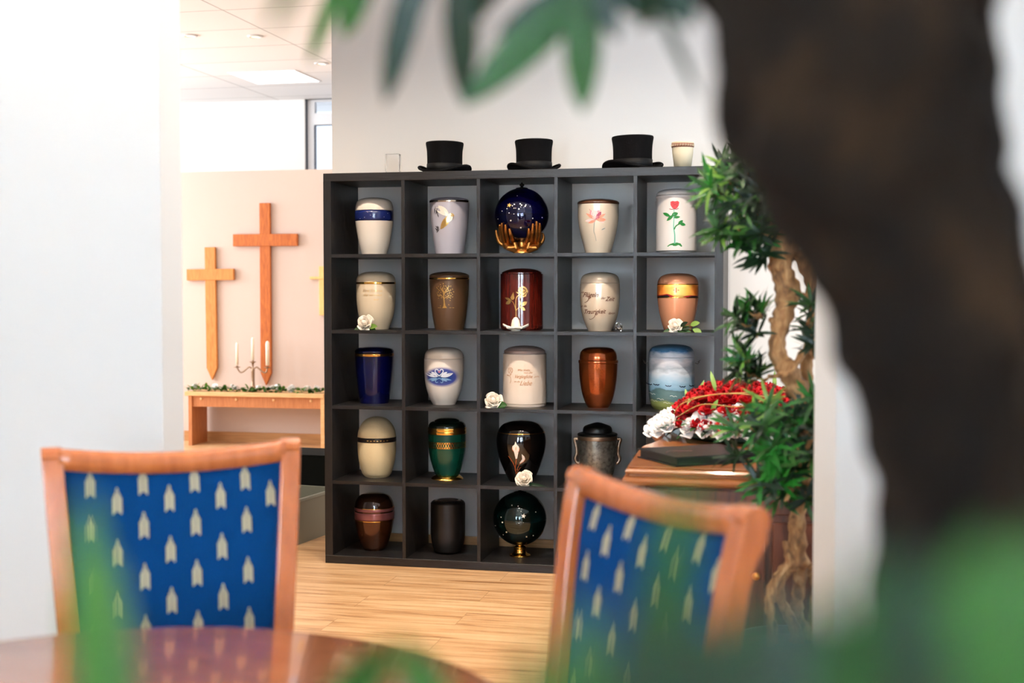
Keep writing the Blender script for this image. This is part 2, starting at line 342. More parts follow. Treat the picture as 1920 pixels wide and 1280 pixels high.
# ================================================================ SETTING
H = 3.15; YS = 5.855; YW = 6.275; YD = 3.10
m = MB(); m.box(-9, 3.2, -3.2, 13, -.1, 0); struct('floor', m, 'oak_laminate')
m = MB(); m.box(-9, 3.2, -3.2, 13, H, H+.1); struct('ceiling', m, 'ceiling_tiles')
m = MB(); m.box(-2.309, 2.6, YW, YW+.15, 0, H); struct('wall_back', m, 'wall_paint')
m = MB(); m.box(-4.2, -3.45, YW, YW+.15, 0, H); struct('wall_hall', m, 'wall_paint')
m = MB(); m.box(-4.35, -4.2, -3.2, YW+.15, 0, H); struct('wall_left', m, 'wall_white')
m = MB(); pl = at_Y(303, 540, YD).x
m.box(-4.2, pl, YD, YD+.117, 0, H); struct('wall_partition_left', m, ['wall_white'])
m = MB(); a = at_Y(1570, 540, YD).x; b = at_Y(1529, 540, YD+.117).x
m.prism([(a, YD), (2.6, YD), (2.6, YD+.117), (b, YD+.117)], 0, H); struct('wall_partition_right', m, ['wall_white'])
def wall_with_window(name, x0, x1, y, t, wins, z0, z1, mt, axis='x', wn=1):
    """wall along x (or y) with real openings; wins = [(a,b)]"""
    m = MB(); xs = x0
    def bx(a, b, c, d):
        if axis == 'x': m.box(a, b, y, y+t, c, d)
        else: m.box(y, y+t, a, b, c, d)
    for a, b in wins:
        bx(xs, a, 0, H); bx(a, b, 0, z0); bx(a, b, z1, H); xs = b
    bx(xs, x1, 0, H); struct(name, m, mt)
    for i, (a, b) in enumerate(wins):
        f = MB()
        def fb(p, q, c, d, dd=.03):
            yy = y+t*.5
            if axis == 'x': f.box(p, q, yy-dd, yy+dd, c, d)
            else: f.box(yy-dd, yy+dd, p, q, c, d)
        w_ = .07; fb(a, a+w_, z0, z1); fb(b-w_, b, z0, z1); fb(a+w_, b-w_, z0, z0+w_); fb(a+w_, b-w_, z1-w_, z1); c = (a+b)/2; fb(c-.05, c+.05, z0+w_, z1-w_)
        fo = struct('window_%d' % (wn+i), f, 'window_white', label='white window frame with a central mullion')
        g = MB(); yy = y+t*.5
        if axis == 'x': g.box(a+w_, c-.05, yy-.004, yy+.004, z0+w_, z1-w_); g.box(c+.05, b-w_, yy-.004, yy+.004, z0+w_, z1-w_)
        else: g.box(yy-.004, yy+.004, a+w_, c-.05, z0+w_, z1-w_); g.box(yy-.004, yy+.004, c+.05, b-w_, z0+w_, z1-w_)
        g.build('glass_pane', 'glass', fo)
wall_with_window('wall_rear', -4.35, 2.6, -2.66, .15, [(-2.9, -1.3), (-.2, 1.4)], .85, 2.65, 'wall_white', wn=1)
wall_with_window('wall_right', -3.2, YW+.15, 2.6, .15, [(4.0, 5.5)], .9, 2.6, 'wall_white', 'y', wn=3)
# skirting boards
m = MB(); m.box(-2.309, 2.6, YW-.014, YW, 0, .075); struct('baseboard_back', m, 'skirting_oak')
m = MB(); m.box(-4.2, pl, YD-.014, YD, 0, .075); struct('baseboard_left', m, 'skirting_oak')
# ---- chapel room behind the opening
m = MB(); m.box(-8, -2.2, 10.35, 10.47, 0, 2.30); struct('wall_chapel_panel', m, 'chapel_cream')
m = MB(); m.box(-8, -2.2, 10.336, 10.35, 0, .085); struct('baseboard_chapel', m, 'skirting_oak')
m = MB(); m.box(-8.3, -8.15, YW, 13, 0, .8); m.box(-8.3, -8.15, YW, 13, 3.0, H); m.box(-8.3, -8.15, YW, 6.9, .8, 3.0); m.box(-8.3, -8.15, 11.1, 13, .8, 3.0); struct('wall_chapel_left', m, 'white_plaster')
m = MB(); m.box(-.3, -.15, YW+.15, 12.3, 0, H); struct('wall_chapel_right', m, 'white_plaster')
m = MB(); m.box(-8.15, -4.2, YW, YW+.15, 0, H); struct('wall_chapel_near', m, 'white_plaster')
YF = 12.1
wl = at_Y(571, 200, YF); wt = at_Y(600, 178, YF).z; wb2 = at_Y(600, 322, YF).z-.7
m = MB(); m.box(-8.15, wl.x, YF, YF+.2, 0, H); m.box(wl.x+1.6, -.15, YF, YF+.2, 0, H); m.box(wl.x, wl.x+1.6, YF, YF+.2, 0, wb2); m.box(wl.x, wl.x+1.6, YF, YF+.2, wt, H)
struct('wall_chapel_far', m, 'white_plaster')
zm0 = at_Y(600, 233, YF).z; zm1 = at_Y(600, 211, YF).z; x0 = wl.x; x1 = wl.x+1.6
m = MB(); m.box(x0+.012, x0+.085, YF+.05, YF+.11, wb2, wt-.012); m.box(x1-.07, x1, YF+.05, YF+.11, wb2, wt); m.box(x0+.085, x1-.07, YF+.05, YF+.11, wt-.06, wt-.012); m.box(x0+.085, x1-.07, YF+.04, YF+.12, zm0, zm1); m.box(x0+.085, x1-.07, YF+.05, YF+.11, wb2, wb2+.08)
wf = struct('window_4', m, 'window_white', label='white framed chapel window split by a cross bar')
m = MB(); m.box(x0, x0+.012, YF+.03, YF+.05, wb2, wt); m.box(x0+.012, x1, YF+.03, YF+.05, wt-.012, wt); m.box(x0+.085, x1-.07, YF+.035, YF+.04, zm0-.01, zm0); m.box(x0+.085, x0+.097, YF+.03, YF+.05, wb2+.08, zm0-.01)
m.build('seal', 'window_seal', wf)['label'] = 'dark rubber window seal'
m = MB(); m.box(x0+.085, x1-.07, YF+.078, YF+.084, zm1, wt-.06); m.box(x0+.085, x1-.07, YF+.078, YF+.084, wb2+.08, zm0); m.build('glass_pane', 'glass', wf)
m = MB(); m.box(-3.8, -.4, 19, 24, 0, 4.0, 0); hz = m.build('neighbour_house', 'house_brick'); tag(hz, 'pale pinkish rendered house seen through the chapel window', 'house')
m = MB(); m.prism([(18.7, 4.0), (24.3, 4.0), (21.5, 5.6)], -4.0, -.2, mx=Matrix(((0, 0, 1, 0), (1, 0, 0, 0), (0, 1, 0, 0), (0, 0, 0, 1)))); m.build('roof', 'house_slate', hz)['label'] = 'blue grey slate roof'

# ---- ceiling lamps
def downlight(x, y, label, power, group, tilt=None, cone=100):
    t = thing('recessed_downlight', label, 'ceiling light', (x, y, H), 0, group)
    m = MB(); m.lathe([(.036, -.001), (.036, -.012), (.055, -.010), (.058, -.0005)], 28); m.build('trim_ring', 'lamp_trim', t)
    m = MB(); m.lathe([(.035, -.004), (.035, -.003)], 24); m.build('lens', 'lamp_glow', t)
    if power:
        l = bpy.data.lights.new('lamp', 'SPOT'); l.energy = power; l.color = WARM; l.spot_size = R(cone); l.spot_blend = .9; l.shadow_soft_size = .035
        o = bpy.data.objects.new('lamp', l); COL.objects.link(o); o.location = (0, 0, -.02); o.parent = t
        if tilt: o.rotation_euler = (R(tilt), 0, 0)
    return t
k = 0
for y, pw in ((4.55, 112),):
    for x, nm in ((-2.9, 'leftmost, over the passage to the chapel'), (-2.05, 'over the left edge of the urn shelf'), (-1.2, 'over the middle of the urn shelf'), (-.35, 'over the right edge of the urn shelf'), (.5, 'rightmost, over the cabinet and bonsai')):
        downlight(x, y, 'recessed ceiling spot '+nm, pw, 'ceiling spots in front of the urn shelf', 24, 96)
for x, y_, nm in ((-1.0, 3.72, 'just behind the partition opening'), (-.35, 3.6, 'above the front of the cabinet')):
    downlight(x, y_, 'recessed ceiling spot '+nm, 90, 'ceiling spots in front of the urn shelf', 0, 140)
for x, nm in ((-2.4, 'by the left wall'), (-1.3, 'above the left chair'), (-.2, 'above the right chair')):
    downlight(x, 2.55, 'recessed ceiling spot in front of the partition, '+nm, 60, 'ceiling spots above the table', 6, 120)
p = at_z(602, 118, H); downlight(p.x, p.y, 'round recessed downlight in the tiled chapel ceiling, beside the window', 30, None)
p = at_z(356, 66, H); downlight(p.x, p.y, 'round recessed downlight glowing above the chapel opening', 30, None)
for x, y, nm in ((-5.6, 8.6, 'left of the crosses'), (-3.9, 9.0, 'in front of the big cross'), (-2.7, 9.2, 'right of the crosses')):
    l = bpy.data.lights.new('chapel_lamp', 'SPOT'); l.energy = 45; l.color = WARM; l.spot_size = R(130); l.spot_blend = 1; l.shadow_soft_size = .1
    t = thing('recessed_downlight', 'warm recessed chapel ceiling spot '+nm, 'ceiling light', (x, y, H), 0, 'chapel ceiling spots')
    mm = MB(); mm.lathe([(.036, -.001), (.036, -.012), (.055, -.010), (.058, -.0005)], 28); mm.build('trim_ring', 'lamp_trim', t)
    mm = MB(); mm.lathe([(.035, -.004), (.035, -.003)], 24); mm.build('lens', 'lamp_glow', t)
    o = bpy.data.objects.new('chapel_lamp', l); COL.objects.link(o); o.parent = t; o.location = (0, 0, -.02)
a = at_z(470, 136, H); t = thing('ceiling_panel_light', 'flat square light panel set in the tiled chapel ceiling', 'ceiling light', (a.x+.12, a.y+.25, H))
m = MB(); m.box(-.31, .31, -.31, .31, -.006, 0); m.build('frame', 'lamp_trim', t); m = MB(); m.box(-.29, .29, -.29, .29, -.009, -.006); m.build('diffuser', 'panel_glow', t)

# ================================================================ THE BIG SHELF
XL = -2.20; W = 1.87; HS = 1.85; DP = .39; TO = .038; TI = .016
XC = (W-2*TO-4*TI)/5; ZC = (HS-2*TO-4*TI)/5
sh = thing('cube_shelf', 'large black woodgrain shelving unit of twenty-five square cells against the cream wall', 'shelving unit', (XL, YS, 0))
m = MB(); m.box(0, W, 0, DP, HS-TO, HS); m.build('top_board', 'shelf_black', sh, mods=[('bevel', .0012, 1)])
m = MB(); m.box(0, W, 0, DP, 0, TO); m.build('bottom_board', 'shelf_black', sh, mods=[('bevel', .0012, 1)])
for x in (0, W-TO):
    m = MB(); m.box(x, x+TO, .001, DP, TO, HS-TO); m.build('side_board', 'shelf_black_upright', sh)
for i in range(1, 5):
    x = TO+i*XC+(i-1)*TI; m = MB(); m.box(x, x+TI, .002, DP, TO, HS-TO); m.build('upright', 'shelf_black_upright', sh)
for j in range(1, 5):
    z = TO+j*ZC+(j-1)*TI
    for i in range(5):
        x = TO+i*(XC+TI); m = MB(); m.box(x, x+XC, .004, DP, z, z+TI); m.build('shelf_board', 'shelf_black', sh)
def zfloor(row): return TO+(5-row)*(ZC+TI)     # row 1 = top row
YU = YS+.185

# ================================================================ URNS
ORD = {1: 'top', 2: 'second', 3: 'middle', 4: 'fourth', 5: 'bottom'}
class Urn:
    def __init__(u, label, cx, row, ybase, hwb, name='urn', y=None):
        y = y or YU
        c = at_Y(cx, (ybase+400)/2, y); u.cx = cx; u.s = depth(at_Y(cx, ybase, y))/F*1.0
        u.yb = ybase - hwb*(ybase-540)/F
        u.x = at_Y(cx, ybase, y).x; z = zfloor(row)
        d = math.atan2(-u.x, y)   # turn the painted side towards the aisle in front of the shelf
        u.t = thing(name, label, 'urn', (u.x, y, z), math.atan2(u.x, y)*-1, None); u.prof = []
        u.t['group'] = 'funeral urns on the shelf'
    def P(u, pts, n=6):
        return [(max(1e-5, v.x), v.y) for v in cmr([(a*u.s, (u.yb-b)*u.s) for a, b in pts], n)]
    def part(u, name, pts, m, n=6, smooth=True, keep=True, seg=64):
        pr = u.P(pts, n)
        if keep: u.prof += pr
        mb = MB(); mb.lathe(pr, seg, smooth=smooth); return mb.build(name, m, u.t)
    def body(u, pts, m, **k):
        pts = [(pts[0][0]-1.5, u.yb), (pts[0][0]-.2, u.yb)] + [(pts[0][0], u.yb-.8)] + list(pts[1:]); return u.part('body', pts, m, **k)
    def r(u, z):
        pr = sorted(u.prof, key=lambda q: q[1])
        for i in range(len(pr)-1):
            if pr[i][1] <= z <= pr[i+1][1] and pr[i+1][1]-pr[i][1] > 1e-7:
                t = (z-pr[i][1])/(pr[i+1][1]-pr[i][1]); return pr[i][0]*(1-t)+pr[i+1][0]*t
        return pr[-1][0]
    def band(u, y0, y1, m, off=.0009, name='band', n=4):
        z0 = (u.yb-y1)*u.s; z1 = (u.yb-y0)*u.s; zs = [z0+(z1-z0)*i/n for i in range(n+1)]
        pr = [(u.r(z0)-.001, z0)]+[(u.r(z)+off, z) for z in zs]+[(u.r(z1)-.001, z1)]
        mb = MB(); mb.lathe(pr, 72); return mb.build(name, m, u.t)
    def pt(u, px, py, off=.0012):
        x = (px-u.cx)*u.s; z = (u.yb-py)*u.s; r = u.r(z)+off; return Vector((x, -math.sqrt(max(r*r-x*x, 1e-6)), z))
class Decal:
    """flat artwork in photo units, laid on an urn's surface; one mesh, several paints"""
    def __init__(d, u, off=.0012): d.u = u; d.m = MB(); d.off = off
    def poly(d, pts, mi=0, lift=0):
        cx = sum(p[0] for p in pts)/len(pts); cy = sum(p[1] for p in pts)/len(pts)
        vs = [d.u.pt(cx, cy, d.off+lift)]+[d.u.pt(x, y, d.off+lift) for x, y in pts]; n = len(pts)
        d.m.add(vs, [(0, i+1, (i+1) % n+1) for i in range(n)], mi)
    def stroke(d, pts, w, mi=0, lift=0, n=4):
        P = cmr(pts, n) if len(pts) > 2 else [Vector(p) for p in pts]; N = len(P); vs = []
        for i, p in enumerate(P):
            t = (P[min(i+1, N-1)]-P[max(i-1, 0)]); t = t.normalized() if t.length > 0 else Vector((1, 0)); q = Vector((-t.y, t.x))
            ww = w[0]+(w[1]-w[0])*i/(N-1) if hasattr(w, '__len__') else w
            vs += [d.u.pt(*(p+q*ww/2), d.off+lift), d.u.pt(*(p-q*ww/2), d.off+lift)]
        d.m.add(vs, [(2*i, 2*i+1, 2*i+3, 2*i+2) for i in range(N-1)], mi)
    def lens(d, a, b, w, mi=0, lift=0, skew=0):
        a = Vector(a); b = Vector(b); t = b-a; q = Vector((-t.y, t.x)).normalized(); pts = []
        for i in range(7): k = i/6; pts.append(a+t*k+q*w/2*math.sin(PI*k)**.8*(1+skew))
        for i in range(5, 0, -1): k = i/6; pts.append(a+t*k-q*w/2*math.sin(PI*k)**.8*(1-skew))
        d.poly([(p.x, p.y) for p in pts], mi, lift)
    def hill(d, pts, yb_, mi=0, lift=0):
        xs = [pts[0][0]+(pts[-1][0]-pts[0][0])*i/14 for i in range(15)]
        def top(x):
            for (x0, y0), (x1, y1) in zip(pts, pts[1:]):
                if x0 <= x <= x1+1e-6: return y0+(y1-y0)*(x-x0)/(x1-x0)
            return pts[-1][1]
        d.m.add([v for x in xs for v in (d.u.pt(x, top(x), d.off+lift), d.u.pt(x, yb_, d.off+lift))], [(2*i, 2*i+1, 2*i+3, 2*i+2) for i in range(14)], mi)
    def dot(d, x, y, r, mi=0, ry=None, lift=0): d.poly([(x+r*math.cos(a*PI/4), y+(ry or r)*math.sin(a*PI/4)) for a in range(8)], mi, lift)
    def star(d, x, y, r, mi=0, rot=0):
        d.poly([(x+(r if i % 2 == 0 else r*.42)*math.sin(i*PI/5+rot), y-(r if i % 2 == 0 else r*.42)*math.cos(i*PI/5+rot)) for i in range(10)], mi)
    def text(d, s, x, y, size, mi=0, shear=.35, rot=0, sx=1, bold=.012):
        c = bpy.data.curves.new('lettering', 'FONT'); c.body = s; c.size = size; c.shear = shear; c.resolution_u = 3; c.offset = bold*size
        o = bpy.data.objects.new('lettering', c); COL.objects.link(o); bpy.context.view_layer.update()
        me = o.to_mesh(); ca, sa = math.cos(rot), math.sin(rot)
        vs = [d.u.pt(x+v.co.x*sx*ca-v.co.y*sa, y-(v.co.x*sx*sa+v.co.y*ca), d.off) for v in me.vertices]; fs = [tuple(p.vertices) for p in me.polygons]
        d.m.add(vs, fs, mi); o.to_mesh_clear(); bpy.data.objects.remove(o); bpy.data.curves.remove(c)
    def build(d, name, mats): return d.m.build(name, mats, d.u.t)

# --- top row
u = Urn('white porcelain urn with a broad navy band, first in the top row', 702, 1, 474, 23)
u.body([(23, 474), (28.5, 455), (33, 430), (35.5, 413), (36, 402), (35.6, 392.5)], 'porcelain'); u.part('lid', [(35.7, 392), (35.7, 392), (34.4, 382), (30.5, 373.5), (20, 369.2), (8, 367.8), (0, 367.5)], 'porcelain'); u.band(392.5, 411.5, 'navy_glaze', name='navy_band')
d = Decal(u, .0018)
for x, y in ((676, 408), (690, 397), (703, 401), (699, 405), (684, 406), (720, 405), (695, 402), (727, 398)): d.dot(x, y, .5)
d.build('fleck', 'star_white')
u = Urn('lilac-grey conical urn with a gilt-winged white dove', 843, 1, 473, 26.5)
u.body([(26.5, 473), (31, 445), (33.6, 425), (36, 395), (37, 378), (37, 373.5)], 'lilac_grey'); u.part('lid', [(37, 373), (37, 373), (33, 370.5), (20, 367.8), (0, 366.8)], 'lilac_dark'); u.band(373.6, 377.3, 'silver_band')
d = Decal(u)
d.lens((843, 404), (815, 388), 13, 0, skew=.3); d.lens((842, 402), (822, 384), 10, 0); d.lens((846, 400), (826, 428), 12, 1); d.lens((838, 416), (848, 399), 11, 0); d.dot(845, 402, 4, 0); d.lens((843, 400), (852, 403), 6, 1)
for a, b in (((815, 399), (817, 385)), ((818, 400), (820, 388)), ((822, 404), (819, 392)), ((823, 406), (820, 398)), ((817, 421), (822, 427)), ((816, 425), (821, 430)), ((818, 431), (823, 425)), ((819, 434), (824, 427)), ((820, 421), (823, 426))): d.lens(a, b, 1.6, 2)
for yy in (402, 405, 408): d.stroke([(851, yy), (849.5, yy+1)], .8, 3)
d.build('dove_motif', ['dove_white', 'gilt', 'ink_dark', 'gilt'])
# globe in hands
def globe_urn(label, cx, cy, rpx, row, ybase, mat_, baseprof, basemat, finial, stars, dots, hands=False, capm='dark_metal'):
    u = Urn(label, cx, row, ybase, 16)
    g = [(rpx*math.sin(PI*i/20), cy+rpx*math.cos(PI*i/20)) for i in range(21)]; g[0] = (.01, cy+rpx); g[-1] = (.01, cy-rpx)
    u.part('globe', g, mat_, n=2)
    z = (u.yb-cy)*u.s; m = MB(); rr = rpx*u.s+.0006; m.lathe([(rr-.001, z-.0012), (rr, z-.0012), (rr, z+.0012), (rr-.001, z+.0012)], 72); m.build('seam', 'black_gloss', u.t)
    u.part('finial', finial, capm, n=5, keep=False, seg=24)
    u.part('stand', baseprof, basemat, n=6, keep=False, seg=48)
    d = Decal(u)
    for x, y, r_, rot in stars: d.star(x, y, r_, 0, rot)
    for x, y, r_ in dots: d.dot(x, y, r_, 1)
    d.build('star_motif', ['gilt' if hands else 'star_white', 'star_white']); return u
rnd = random.Random(4)
u = globe_urn('dark blue starry globe urn cradled in two golden hands', 978.5, 401, 51, 1, 473, 'cobalt_glass',
    [(16, 473), (16, 473), (16, 470), (12, 464), (8.5, 458), (8.5, 450), (10, 446)], 'gold_matte', [(11, 351.5), (11, 350), (4, 348.5), (2.5, 347.5), (4.4, 345.5), (4.4, 343.5), (2, 341.5), (.01, 338.5)],
    [(955, 384.5, 4.6, .3)], [(961, 386, 1), (967, 402.5-12, .8), (951, 391, 1), (964, 390.5, .9), (973, 392, 1.4), (978, 385, 1.1), (984.5, 387, 1.2), (955, 399, 1), (958, 413, 1.4), (976.5, 426, 1.5), (998.5, 409, 1.1), (1016, 407, 1), (942, 395, .8), (934, 409, .8), (1003, 421, .8), (970, 367, .7)], True)
def gpt(px, py, lift):    # point just outside the globe
    x = (px-978.5)*u.s; z = (u.yb-py)*u.s; zc = (u.yb-401)*u.s; rr = (51*u.s+lift); q = rr*rr-x*x-(z-zc)**2
    return Vector((x, -math.sqrt(q) if q > 0 else 0, z))
for side, fingers, thumb in ((-1, [((937.5, 421), (938.5, 436), (941.5, 452)), ((941.5, 418.5), (942.5, 437), (947, 456)), ((948, 421.5), (949.5, 438), (955, 457)), ((955.5, 429), (958.5, 441), (964, 455))], ((930, 430), (932, 440), (937, 452))),
                             (1, [((991, 429), (991, 441), (986, 455)), ((998.5, 420), (998, 438), (994, 457)), ((1005.5, 416), (1005.5, 437), (1002, 457)), ((1011.5, 419), (1011, 436), (1009, 453))], ((1018, 436), (1019, 444), (1015, 452)))):
    m = MB(); s = u.s
    for f in fingers:
        P = cmr([gpt(*f[0], .005), gpt(*f[1], .0085), gpt(*f[2], .010), gpt(f[2][0]*.7+(978.5+side*14)*.3, 461, .008)], 5); n = len(P)
        rad = [s*(2.2+1.2*min(1, i/(n*.3)) - (.35 if i in (n//3, n//3*2) else 0)+.9*i/n) for i in range(n)]; rad[0] = s*1.6; m.tube(P, rad, 10); m.sphere(P[0], s*2.0, 10, 8)
    tp = [gpt(*thumb[0], .004), gpt(*thumb[1], .008), gpt(*thumb[2], .010), gpt(978.5+side*24, 462, .008)]; P = cmr(tp, 5); m.tube(P, [s*(2.3+2.2*i/len(P)) for i in range(len(P))], 10); m.sphere(P[0], s*2.2, 10, 8)
    for q in range(9):   # palm: overlapping pads from the finger roots down to the wrist
        t = q/8; px = (978.5+side*33)*(1-t)+(978.5+side*14)*t; m.tube([gpt(px, 452+6*math.sin(PI*t), .008), Vector(((px-978.5)*s*.8, -.030, (u.yb-462)*s)), Vector((side*7*s, -.012, (u.yb-469)*s))], [s*4.6, s*5, s*5], 12)
    h = m.build('hand', 'bronze_hand', u.t, mods=[('remesh', .0011), ('smooth', 2)]); h['label'] = 'left golden hand' if side < 0 else 'right golden hand'
u = Urn('cream pearl urn with a dark brown lid and pink magnolia', 1121.5, 1, 472, 23.5)
u.body([(23.5, 472), (30, 449), (35.2, 427), (37.8, 407), (38.3, 390), (38.4, 381)], 'pearl_cream'); u.part('lid', [(38.8, 380.5), (38.8, 380.5), (38.8, 377), (34, 374), (20, 371.2), (0, 370)], 'lid_brown')
d = Decal(u)
for a, b, w_, mi in (((1116, 410), (1099, 399), 5, 3), ((1116, 411), (1097, 413), 6, 1), ((1118, 412), (1103, 417), 5, 3), ((1118, 410), (1135, 400), 5, 3), ((1118, 411), (1136, 411), 7, 3), ((1122, 412), (1133, 417), 4, 1), ((1115, 411), (1107, 393), 9, 0), ((1115, 411), (1112, 391), 10, 1), ((1115, 411), (1123, 393), 10, 0), ((1117, 411), (1127, 396), 7, 2), ((1115, 410), (1117, 393), 10, 1)): d.lens(a, b, w_, mi, lift=.0001*mi)
for a, b in (((1115, 411), (1105, 391)), ((1116, 411), (1126, 393)), ((1117, 411), (1135, 400)), ((1110, 407), (1099, 399))): d.stroke([a, b], .6, 2, .0005)
d.stroke([(1115, 411), (1114, 422), (1113.5, 432), (1116, 440), (1118, 450)], (1.6, .7), 4); d.lens((1127, 430), (1135, 426), 2, 4)
d.build('magnolia_motif', ['pink', 'pink_pale', 'pink_deep', 'coral', 'stem_grey'])
u = Urn('white cylindrical metal urn with a painted red rose', 1268, 1, 472, 34)
u.body([(34, 472), (34, 466), (37.5, 465.5), (37.5, 465.5), (37.7, 462), (37.7, 372), (37.7, 370.5)], 'white_metal'); u.part('lid', [(38.6, 370.5), (38.6, 370.5), (38.6, 367), (37.6, 366), (37.2, 363), (34, 358.5), (26, 355), (14, 353.3), (0, 352.8)], 'white_metal')
d = Decal(u)
d.poly([(1257, 379), (1261, 377.5), (1265, 378.5), (1270, 377.5), (1273, 380), (1272, 386), (1269, 391), (1264, 393), (1260, 390), (1257, 385)], 0); d.stroke([(1260, 381), (1265, 384), (1271, 381)], .9, 1, .0003); d.stroke([(1262, 388), (1266, 384), (1269, 388)], .8, 1, .0003); d.stroke([(1255, 392), (1260, 393), (1264, 392), (1268, 393), (1272, 391)], 1, 1)
d.stroke([(1263.5, 393), (1263.5, 408), (1263, 425), (1265, 440), (1265, 456)], (1.2, 2.8), 3, .0001); d.stroke([(1264, 430), (1267, 424), (1273, 420)], (2.4, 2), 2, .0003)
for a, b, w_ in (((1257, 406), (1243, 399), 6), ((1263, 403), (1250, 414), 6), ((1259, 404), (1271, 400), 8), ((1262, 408), (1275, 407), 5), ((1271, 421), (1280, 413), 6), ((1274, 419), (1285, 422), 6)): d.lens(a, b, w_, 2, .0002)
d.poly([(1251, 461), (1256, 457), (1262, 455), (1269, 454), (1276, 456), (1279, 461), (1272, 464), (1258, 464)], 2)
d.build('rose_motif', ['rose_red', 'rose_dark', 'paint_green', 'paint_teal'])
for sx in (-1, 1):
    m = MB(); zz = (u.yb-379)*u.s; m.tube([(sx*37*u.s, 0, zz+.006), (sx*39.6*u.s, 0, zz+.004), (sx*39.6*u.s, 0, zz-.006)], .0022, 8); m.build('handle_lug', 'white_metal', u.t)
# --- second row
u = Urn('beige glazed urn with a gold ring and small gilt lettering', 705.3, 2, 617, 24)
u.body([(24, 617), (31, 597), (34.5, 580), (36.4, 562), (36.8, 545), (36.6, 529)], 'beige_glaze'); u.part('lid', [(36.7, 528.6), (36.7, 528.6), (35.5, 521), (31, 514.5), (22, 510.5), (10, 509), (0, 508.7)], 'beige_glaze'); u.band(528.4, 532, 'gold')
d = Decal(u)
for i, (tx, x, y) in enumerate((('Eine Stimme,', 680.5, 546.5), ('die vertraut', 681.5, 554.5), ('war', 700, 562.5))): d.text(tx, x, y, 7.2 if i < 2 else 7, 0, .3, bold=-.01)
d.build('gilt_inscription', ['gilt'])
u = Urn('dark brown urn with a gold ring and golden tree', 842.5, 2, 617.5, 26.7)
u.body([(26.7, 617.5), (31, 594), (34.6, 565), (36.4, 540), (37, 523), (37.2, 515.5)], 'brown_matte'); u.part('lid', [(37.3, 515), (37.3, 515), (31, 511.6), (18, 509), (0, 508)], 'brown_matte'); u.band(519.8, 522.6, 'gold')
d = Decal(u); T = lambda x, y: (800+x/10.67, 500+y/10.67)
d.poly([T(315, 810), T(335, 790), T(342, 700), T(332, 620), T(360, 620), T(368, 700), T(385, 790), T(410, 810)], 0)
for pts, w_ in (([(345, 630), (345, 560), (335, 500), (320, 440), (325, 400)], 2.4), ([(350, 560), (365, 500), (400, 440), (440, 400)], 1.8), ([(335, 500), (300, 450), (270, 410)], 1.3), ([(340, 620), (310, 570), (260, 530)], 1.3), ([(355, 620), (400, 590), (450, 560), (500, 560)], 1.4), ([(365, 510), (420, 480), (480, 455)], 1.2), ([(300, 580), (270, 560), (240, 550)], .8), ([(400, 590), (440, 600), (480, 610)], .9), ([(345, 540), (350, 470), (345, 380)], .9)):
    d.stroke([T(*p) for p in pts], (w_, w_*.45))
rnd = random.Random(3)
LV = [(278, 348), (335, 330), (382, 375), (285, 395), (345, 372), (408, 402), (445, 380), (482, 378), (518, 437), (540, 490), (480, 455), (430, 450), (495, 512), (455, 520), (420, 530), (515, 540), (520, 590), (485, 575), (480, 612), (410, 620), (385, 565), (345, 480), (240, 385), (218, 425), (245, 450), (240, 492), (215, 515), (225, 545), (260, 570), (245, 575), (290, 500), (285, 550), (300, 605), (240, 615), (205, 405), (265, 465), (310, 460), (395, 470), (435, 560), (450, 590), (470, 660), (443, 745), (280, 768), (465, 495), (300, 430), (230, 560), (370, 430), (425, 425)]
for x, y in LV:
    a = rnd.uniform(0, PI); d.lens(T(x-13*math.cos(a), y-15*math.sin(a)), T(x+13*math.cos(a), y+15*math.sin(a)), 1.5, 1)
for x in (240, 265, 285, 465, 485, 520, 540): d.lens(T(x-12, 805), T(x+12, 803), 1.0, 1)
d.build('tree_motif', ['gilt', 'gilt'])
u = Urn('mahogany-red cylindrical urn inlaid with a pale gold rose', 978.5, 2, 618, 37)
u.body([(37, 618), (39, 614), (40, 608), (40, 600), (40, 518), (39.6, 517), (39.6, 517)], 'mahogany'); u.part('lid', [(37.5, 517), (37.5, 517), (37.5, 510), (37, 508.6), (30, 505), (18, 502), (0, 501)], 'mahogany')
d = Decal(u); T = lambda x, y: (925+x/9.85, 495+y/9.85)
d.stroke([T(420, 960), T(420, 850), T(415, 760), T(418, 640), T(440, 580), T(480, 555)], (1.6, 1.6)); d.stroke([T(415, 830), T(400, 760), T(370, 690), T(320, 640)], (1.5, .8)); d.stroke([T(425, 830), T(455, 790), T(500, 760)], (1.4, .8))
d.poly([T(330, 630), T(318, 600), T(345, 545), T(372, 495), T(385, 550), T(392, 610), T(375, 635), T(350, 640)]); d.lens(T(335, 650), T(215, 600), 4.6); d.lens(T(330, 660), T(232, 715), 7); d.lens(T(515, 745), T(622, 670), 7); d.lens(T(495, 765), T(590, 830), 6); d.lens(T(490, 750), T(490, 655), 4)
d.poly([T(x, y) for x, y in ((460, 470), (470, 420), (520, 400), (545, 390), (590, 405), (620, 440), (640, 490), (615, 530), (605, 575), (560, 590), (500, 575), (470, 520))]); d.lens(T(495, 550), T(508, 612), 2); d.lens(T(470, 525), T(415, 490), 2)
for pts in ([(500, 480), (540, 440), (590, 450)], [(520, 490), (570, 500), (600, 470)], [(480, 500), (500, 545), (560, 560), (620, 500)], [(530, 425), (560, 430), (600, 465)]): d.stroke([T(*p) for p in pts], 1.2, 1, .0004)
d.build('rose_motif', ['gilt', 'mahogany'])
u = Urn('pearly bronze urn with dark script lettering on its side', 1124.7, 2, 618.5, 22.5)
